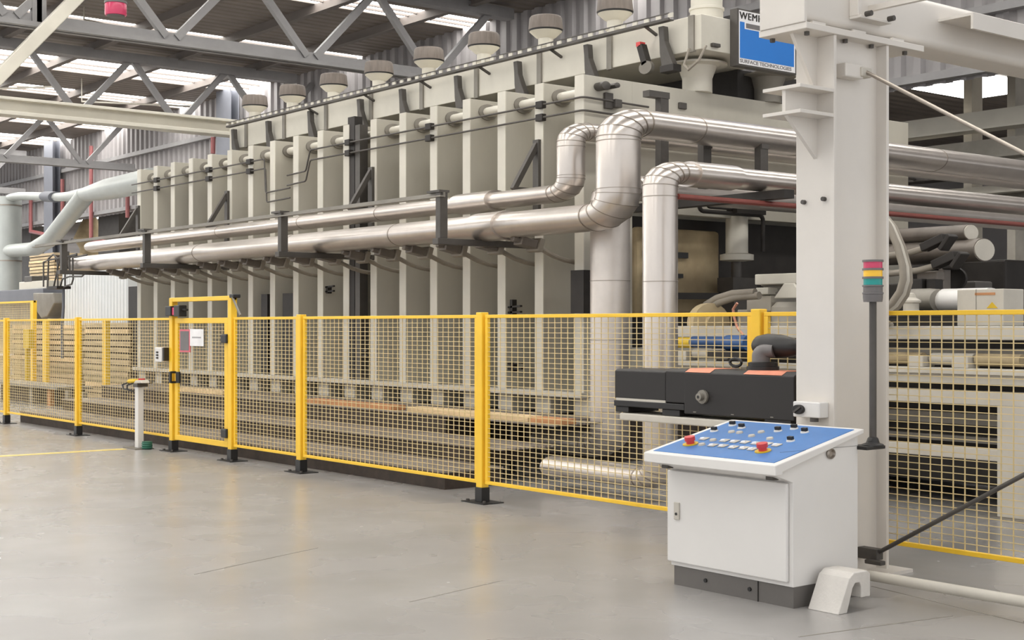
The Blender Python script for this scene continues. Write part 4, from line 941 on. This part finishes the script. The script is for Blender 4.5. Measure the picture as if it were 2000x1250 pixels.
# blue hydraulic motor
p = at_y(1368, 668, 11.2)
t = thing('hydraulic_motor', 'blue hydraulic cylinder with yellow cap behind the fence', 'hydraulic cylinder', (p.x, 11.2, p.z - 0.1))
MB().tube([(p.x - 0.1, 11.2, p.z), (p.x + 0.42, 11.2, p.z)], 0.065, 18, 1.3).tube([(p.x + 0.42, 11.2, p.z - 0.005), (p.x + 0.72, 11.2, p.z - 0.005)], 0.085, 18, 1.3).build('barrel', M_DBLUE, t, True)
MB().tube([(p.x - 0.36, 11.2, p.z - 0.01), (p.x - 0.1, 11.2, p.z - 0.01)], 0.06, 16, 1.3).build('yellow_cap', M_YKNOB, t, True)
MB().box(p.x + 0.2, p.x + 0.7, 11.1, 11.35, p.z - 0.17, p.z - 0.09).build('saddle', M_IRON, t)
t = tag(MB().tube([at_y(px, py, 11.4) for px, py in ((1440, 592), (1432, 604), (1434, 620), (1440, 640), (1452, 655))], 0.015, 8).build('copper_line', M_COPPER, None, True), 'thin copper tube bending down behind the fence near the corner post', 'pipe')
t = tag(MB().lathe(at_y(1378, 632, 11.9), [(0.24, 0), (0.24, 0.1), (0.1, 0.11), (0.1, 0.16)], 24, 'x', 1.3).build('hand_wheel', M_TAN, None, True), 'tan pulley wheel above the blue cylinder', 'wheel')
t = tag(MB().box(-11.6, -9.0, 13.85, 14.2, 0.0, 2.3).build('switch_cubicle', M_STEEL, None, bev=0.02), 'dark steel cubicle behind the infeed conveyor', 'cubicle')

# ================================================================== ANNEX details seen beyond at right
first = None
for i, (z, Y, m, hh, lb) in enumerate(((5.9, 25.5, M_CREAM, 0.35, 'cream runway beam beyond the column, uppermost'), (5.25, 25.2, M_MIDG, 0.35, 'grey runway beam beyond the column, second down'), (4.55, 25.4, M_LIGHTG, 0.12, 'pale thin beam beyond the column, third down'), (4.3, 25.6, M_MIDG, 0.3, 'grey beam beyond the column, lowest'))):
    tag(MB().box(-30, 4, Y, Y + 0.2, z, z + hh).box(-30, 4, Y - 0.15, Y + 0.35, z - 0.05, z).build('runway_beam', m), lb, 'beam', 'beams beyond the column')
t = thing('ladder_tray', 'ladder cable tray hanging beyond the column', 'cable tray', (-12, 24.6, 4.85))
MB().box(-24, 4, 24.2, 24.25, 4.85, 4.95).box(-24, 4, 24.95, 25.0, 4.85, 4.95).build('side_rail', M_STEEL, t)
b = MB(); x = -24
while x < 4: b.box(x, x + 0.06, 24.2, 25.0, 4.87, 4.91); x += 0.45
b.build('rungs', M_STEEL, t)
for px, py0, py1, Y, lb in ((1975, 460, 530, 26, 'pale post far beyond the conveyor at right edge'), (1890, 360, 420, 26, 'grey post far beyond between the silver pipes')):
    a_, c2 = at_y(px - 8, py0, Y), at_y(px + 8, py1, Y)
    tag(MB().box(a_.x, c2.x, Y, Y + 0.4, 0, 7.3).build('annex_post', M_LIGHTG), lb, 'post')
for i, (px, py, Y, wd, h, m, lb) in enumerate(((1870, 545, 17, 1.5, 0.5, M_IRON, 'dark rusty drum casing beyond the pressure tank'), (1960, 540, 18, 1.6, 0.45, M_MIDG, 'grey casing beyond the terminal box'))):
    p = at_y(px, py, Y)
    tag(MB().box(p.x - wd / 2, p.x + wd / 2, Y, Y + 1, 0, p.z + h / 2).build('machine_casing', m, None, bev=0.03), lb, 'machine')

# ================================================================== LEFT BACKGROUND
# pale green ducting
t = thing('extraction_duct', 'pale green round ducting with branches at far left', 'duct', at_y(15, 620, 15.0))
GY = 15.0
a_ = at_y(16, 385, GY); c2 = at_y(16, 600, GY)
MB().lathe((a_.x, GY, c2.z), [(0.42, 0), (0.42, a_.z - c2.z)], 28).build('upright', M_DUCT, t, True)
for zpy in (402, 510): MB().lathe((a_.x, GY, at_y(16, zpy, GY).z), [(0.435, -0.02), (0.435, 0.02)], 28).build('duct_seam', M_SEAM, t, True)
pts = [at_y(px, py, GY) for px, py in ((14, 392), (24, 386), (38, 383), (62, 383), (92, 384))]
MB().tube(pts, 0.125, 18, K).build('branch', M_DUCT, t, True)
MB().tube([at_y(92, 384, GY), at_y(110, 385, GY)], 0.16, 18, K).build('blast_gate', M_BLUEG, t, True)
pts = [at_y(px, py, GY) for px, py in ((108, 385), (135, 384), (168, 380), (215, 369), (262, 359), (300, 350))]
MB().tube(pts, [0.12, 0.14, 0.2, 0.29, 0.30, 0.30], 20, 1.3).build('main_run', M_DUCT, t, True)
pts, _ = fillet([at_y(px, py, GY) for px, py in ((168, 380), (100, 466), (68, 486), (20, 490))], 0.3, 3)
MB().tube(pts, 0.21, 18, 1.35).build('branch', M_DUCT, t, True)
# white corrugated store with black panel
wy = 13.6
p0 = at_y(122, 546, wy); p1 = at_y(250, 546, wy); zt = at_y(180, 528, wy).z
b = MB(); n = 66; pr = []
for i in range(n + 1): pr.append((p0.x + (p1.x - p0.x) * i / n, wy + (0.13 if i % 3 == 2 else 0.0)))
pr2 = pr + [(p1.x, wy + 2), (p0.x, wy + 2)]
b.prism(pr2, 'z', 0, zt)
tag(b.build('corrugated_store', M_CORR), 'white corrugated enclosure below the far ends of the long pipes', 'enclosure')
q0, q1 = at_y(251, 560, 13.0), at_y(274, 560, 13.0)
tag(MB().box(q0.x, q1.x, 13.0, 13.3, 0, q0.z).build('service_cabinet', M_IRON), 'black panel beside the white corrugated enclosure', 'panel')
# conduit cluster at the far pipe ends
t = thing('conduit_cluster', 'tangle of thin conduits and loops at the far pipe ends', 'conduit', at_y(120, 560, 11.2))
for pxs in (((85, 560), (85, 512), (95, 508), (150, 498)), ((93, 560), (95, 505), (104, 497), (112, 505), (113, 560)), ((105, 560), (118, 500), (127, 510), (127, 558)), ((136, 535), (136, 500), (150, 496)), ((142, 530), (142, 503), (170, 498)), ((140, 466), (140, 471), (138, 468), (180, 468)),
            ((118, 558), (122, 545), (136, 540), (160, 540), (166, 534)), ((125, 560), (140, 555), (143, 545), (142, 530))):
    pts = [at_y(x_, y_, 10.6) for x_, y_ in pxs]
    MB().tube(pts, 0.018, 6).build('conduit', M_STEEL, t, True)
q = at_y(124, 510, 10.6)
MB().box(q.x - 0.07, q.x + 0.07, 10.55, 10.7, q.z - 0.16, q.z + 0.2).build('junction_box', M_STEEL, t)
q = at_y(110, 561, 10.6)
MB().box(q.x - 0.3, q.x + 0.3, 10.5, 10.8, q.z - 0.04, q.z + 0.02).build('hook_plate', M_IRON, t)
tag(MB().tube([at_y(124, 562, 10.7), at_y(124, 600, 10.7), at_y(121, 640, 10.7), at_y(122, 700, 10.7)], 0.03, 6).build('drop_cable', M_BLUEG, None, True), 'thin grey cable hanging before the white enclosure', 'cable')
# timber packs behind the fence
for (px0, px1, pyt, pym, pyb, Y, dp, l1, l2) in ((22, 150, 634, 672, 780, 13.0, 0.45, 'upper timber pack behind the left mesh panels', 'lower timber pack behind the left mesh panels'),
        (162, 250, 630, 676, 780, 12.9, 0.5, 'upper timber pack behind the white pedestal', 'lower timber pack behind the white pedestal'),
        (95, 117, 548, 600, 780, 15.0, 1.2, 'pale yellow timber pack left of the white enclosure', 'lower yellow timber pack left of the white enclosure'),
        (56, 105, 498, 560, 780, 20.0, 1.2, 'tall brown timber pack behind the conduits', 'lower brown timber pack behind the conduits')):
    x0, x1 = at_y(px0, pyt, Y).x, at_y(px1, pyt, Y).x
    zt_, zm_ = at_y(px0, pyt, Y).z, at_y(px0, pym, Y).z
    for lb, z0, z1 in ((l2, 0.0, zm_), (l1, zm_, zt_)):
        t = thing('timber_pack', lb, 'timber pack', ((x0 + x1) / 2, Y + dp / 2, z0))
        rows = max(4, int((z1 - z0) / 0.13)); hz = (z1 - z0) / rows
        MB().box(x0 + 0.05, x1 - 0.05, Y + 0.06, Y + dp - 0.05, z0, z1 - 0.03).build('stickers', M_DARKB, t)
        for r_ in range(rows):
            MB().box(x0 + random.uniform(-0.06, 0.06), x1 + random.uniform(-0.06, 0.06), Y + random.uniform(0, 0.05), Y + dp, z0 + r_ * hz + 0.025, z0 + (r_ + 1) * hz - 0.01).build('board_layer', random.choice((M_WOODP, M_WOODP, M_WOOD, M_TAN)), t)
for i, (px, lb) in enumerate(((86, 'broad yellow guard post behind the leftmost full panel'), (203, 'yellow guard post behind the panel left of the gate'))):
    a_ = at_y(px, 640, 13.3)
    a_ = at_y(px, 640, 12.3); b = MB().box(a_.x - 0.11, a_.x + 0.11, 12.3, 12.4, 0.0, 1.9)
    tag(b.build('guard_post', M_YEL, None, bev=0.01), lb, 'post')
q = at_y(50, 678, 12.3)
tag(MB().box(q.x - 0.2, q.x + 0.2, 12.3, 12.45, 1.2, 1.7).box(q.x - 0.04, q.x + 0.04, 12.3, 12.4, 0, 1.2).build('control_box', M_YKNOB, None, bev=0.01), 'yellow control box on a post behind the leftmost panel', 'control box')
# transfer table at low left
t = thing('transfer_table', 'low brown conveyor table behind the leftmost mesh panels', 'conveyor', at_y(120, 780, 10.6))
a_, c2 = at_y(45, 752, 11.9), at_y(190, 757, 11.9)
MB().box(a_.x, c2.x, 11.0, 11.8, c2.z - 0.03, c2.z + 0.03).build('deck', M_MIDG, t)
for px in (60, 95, 130, 160):
    q = at_y(px, 790, 11.1); MB().box(q.x - 0.08, q.x + 0.08, 11.1, 11.2, 0, c2.z - 0.03).build('leg', M_WOODO if px % 2 else M_MIDG, t)
MB().box(a_.x + 0.2, c2.x - 0.2, 11.3, 11.7, 0.0, c2.z - 0.03).build('under_frame', M_DARKB, t)
# robot-like feeder at extreme left
t = thing('feeder_head', 'grey feeder machine head above the fence at far left', 'machine', at_y(60, 640, 14.0))
def bx2(px0, py0, px1, py1, Y, d, nm, m): 
    a_, c2 = at_y(px0, py0, Y), at_y(px1, py1, Y)
    return MB().box(a_.x, c2.x, Y, Y + d, min(a_.z, c2.z), max(a_.z, c2.z)).build(nm, m, t, bev=0.02)
bx2(37, 551, 90, 566, 13.6, 0.8, 'top_box', M_CREAM); bx2(47, 540, 62, 551, 13.6, 0.5, 'sensor', M_STEEL)
bx2(-40, 570, 84, 591, 13.5, 1.0, 'beam', M_BLUEG); bx2(-40, 591, 60, 640, 13.9, 0.5, 'side_frame', M_MIDG)
pz = [at_y(px, py, 13.4) for px, py in ((64, 572), (103, 572), (106, 592), (92, 618), (80, 622), (66, 600))]
MB().prism([(p.x, p.z) for p in pz], 'y', 13.4, 13.9).build('casting', M_MIDG, t, bev=0.03)
t = thing('inner_fence', 'short yellow mesh fence behind the far left panel', 'fence panel', at_y(30, 640, 12.6))
a_, c2 = at_y(-60, 592, 12.6), at_y(66, 640, 12.6)
MB().box(a_.x, c2.x, 12.6, 12.65, a_.z - 0.05, a_.z).box(c2.x - 0.2, c2.x, 12.58, 12.68, 0, a_.z).build('frame', M_YEL, t)
b = MB(); x = a_.x
while x < c2.x: b.box(x, x + 0.014, 12.62, 12.63, 0.2, a_.z); x += 0.12
z = 0.2
while z < a_.z: b.box(a_.x, c2.x, 12.615, 12.62, z, z + 0.008); z += 0.06
b.build('wire_mesh', M_WIRE, t)
# sprinkler drops on the wall
for i, (px, y0, y1) in enumerate(((60, 390, 452), (178, 285, 468), (122, 350, 415), (249, 360, 425), (416, 268, 300))):
    a_, c2 = at_y(px, y0, 23.19), at_y(px, y1, 23.19)
    pts = [a_, c2]
    if i == 0: pts.append(at_y(100, 460, 23.19))
    if i == 1: pts.append(at_y(240, 478, 23.19))
    tag(MB().tube(pts, 0.09, 8).build('sprinkler_drop', M_SPRK, None, True), ['red pipe dropping down the back wall left of the sloping duct', 'red pipe dropping behind the pale main duct', 'short red pipe above the sloping duct', 'short red pipe just left of the first plate', 'short red pipe on the wall above the far duct end'][i], 'pipe')
# dust cyclone and dark ducts beyond the wall opening
p = at_y(176, 450, 26)
tag(MB().lathe((p.x, 26, 0), [(0.5, 0), (0.5, p.z - 0.9), (0.8, p.z - 0.4), (0.3, min(7.1, p.z + 0.7)), (0.28, 7.28)], 18).build('dust_cyclone', M_TAN, None, True), 'tan dust cyclone beyond the wall opening', 'cyclone')
for i, (px0, px1, py0, py1, lb) in enumerate(((192, 232, 415, 470, 'dark square duct beyond the wall opening by the first plate'), (32, 60, 445, 480, 'dark square duct beyond the upright pale duct'), (40, 60, 497, 560, 'brown grey square leg behind the upright pale duct'))):
    Yd = 24.4 + 0.9 * i; a_, c2 = at_y(px0, py0, Yd), at_y(px1, py1, Yd)
    tag(MB().box(a_.x, c2.x, Yd, Yd + 0.8, 0, min(7.28, a_.z)).build('dark_duct', M_STEEL), lb, 'duct')
for i in range(5):
    X = -100 + i * 11
    for k_ in range(2):
        b = MB()
        h = 1.2 + 1.3 * random.random()
        tag(b.box(X + k_ * 5, X + k_ * 5 + 4.2, 29 + k_ * 2, 31 + k_ * 2, 0, 3.2 + h).build('yard_stack', random.choice((M_WOODP, M_WOOD, M_TAN))), 'timber yard stack beyond the wall opening, %s from the far end' % ORD[i * 2 + k_], 'timber stack', 'yard stacks beyond the wall')
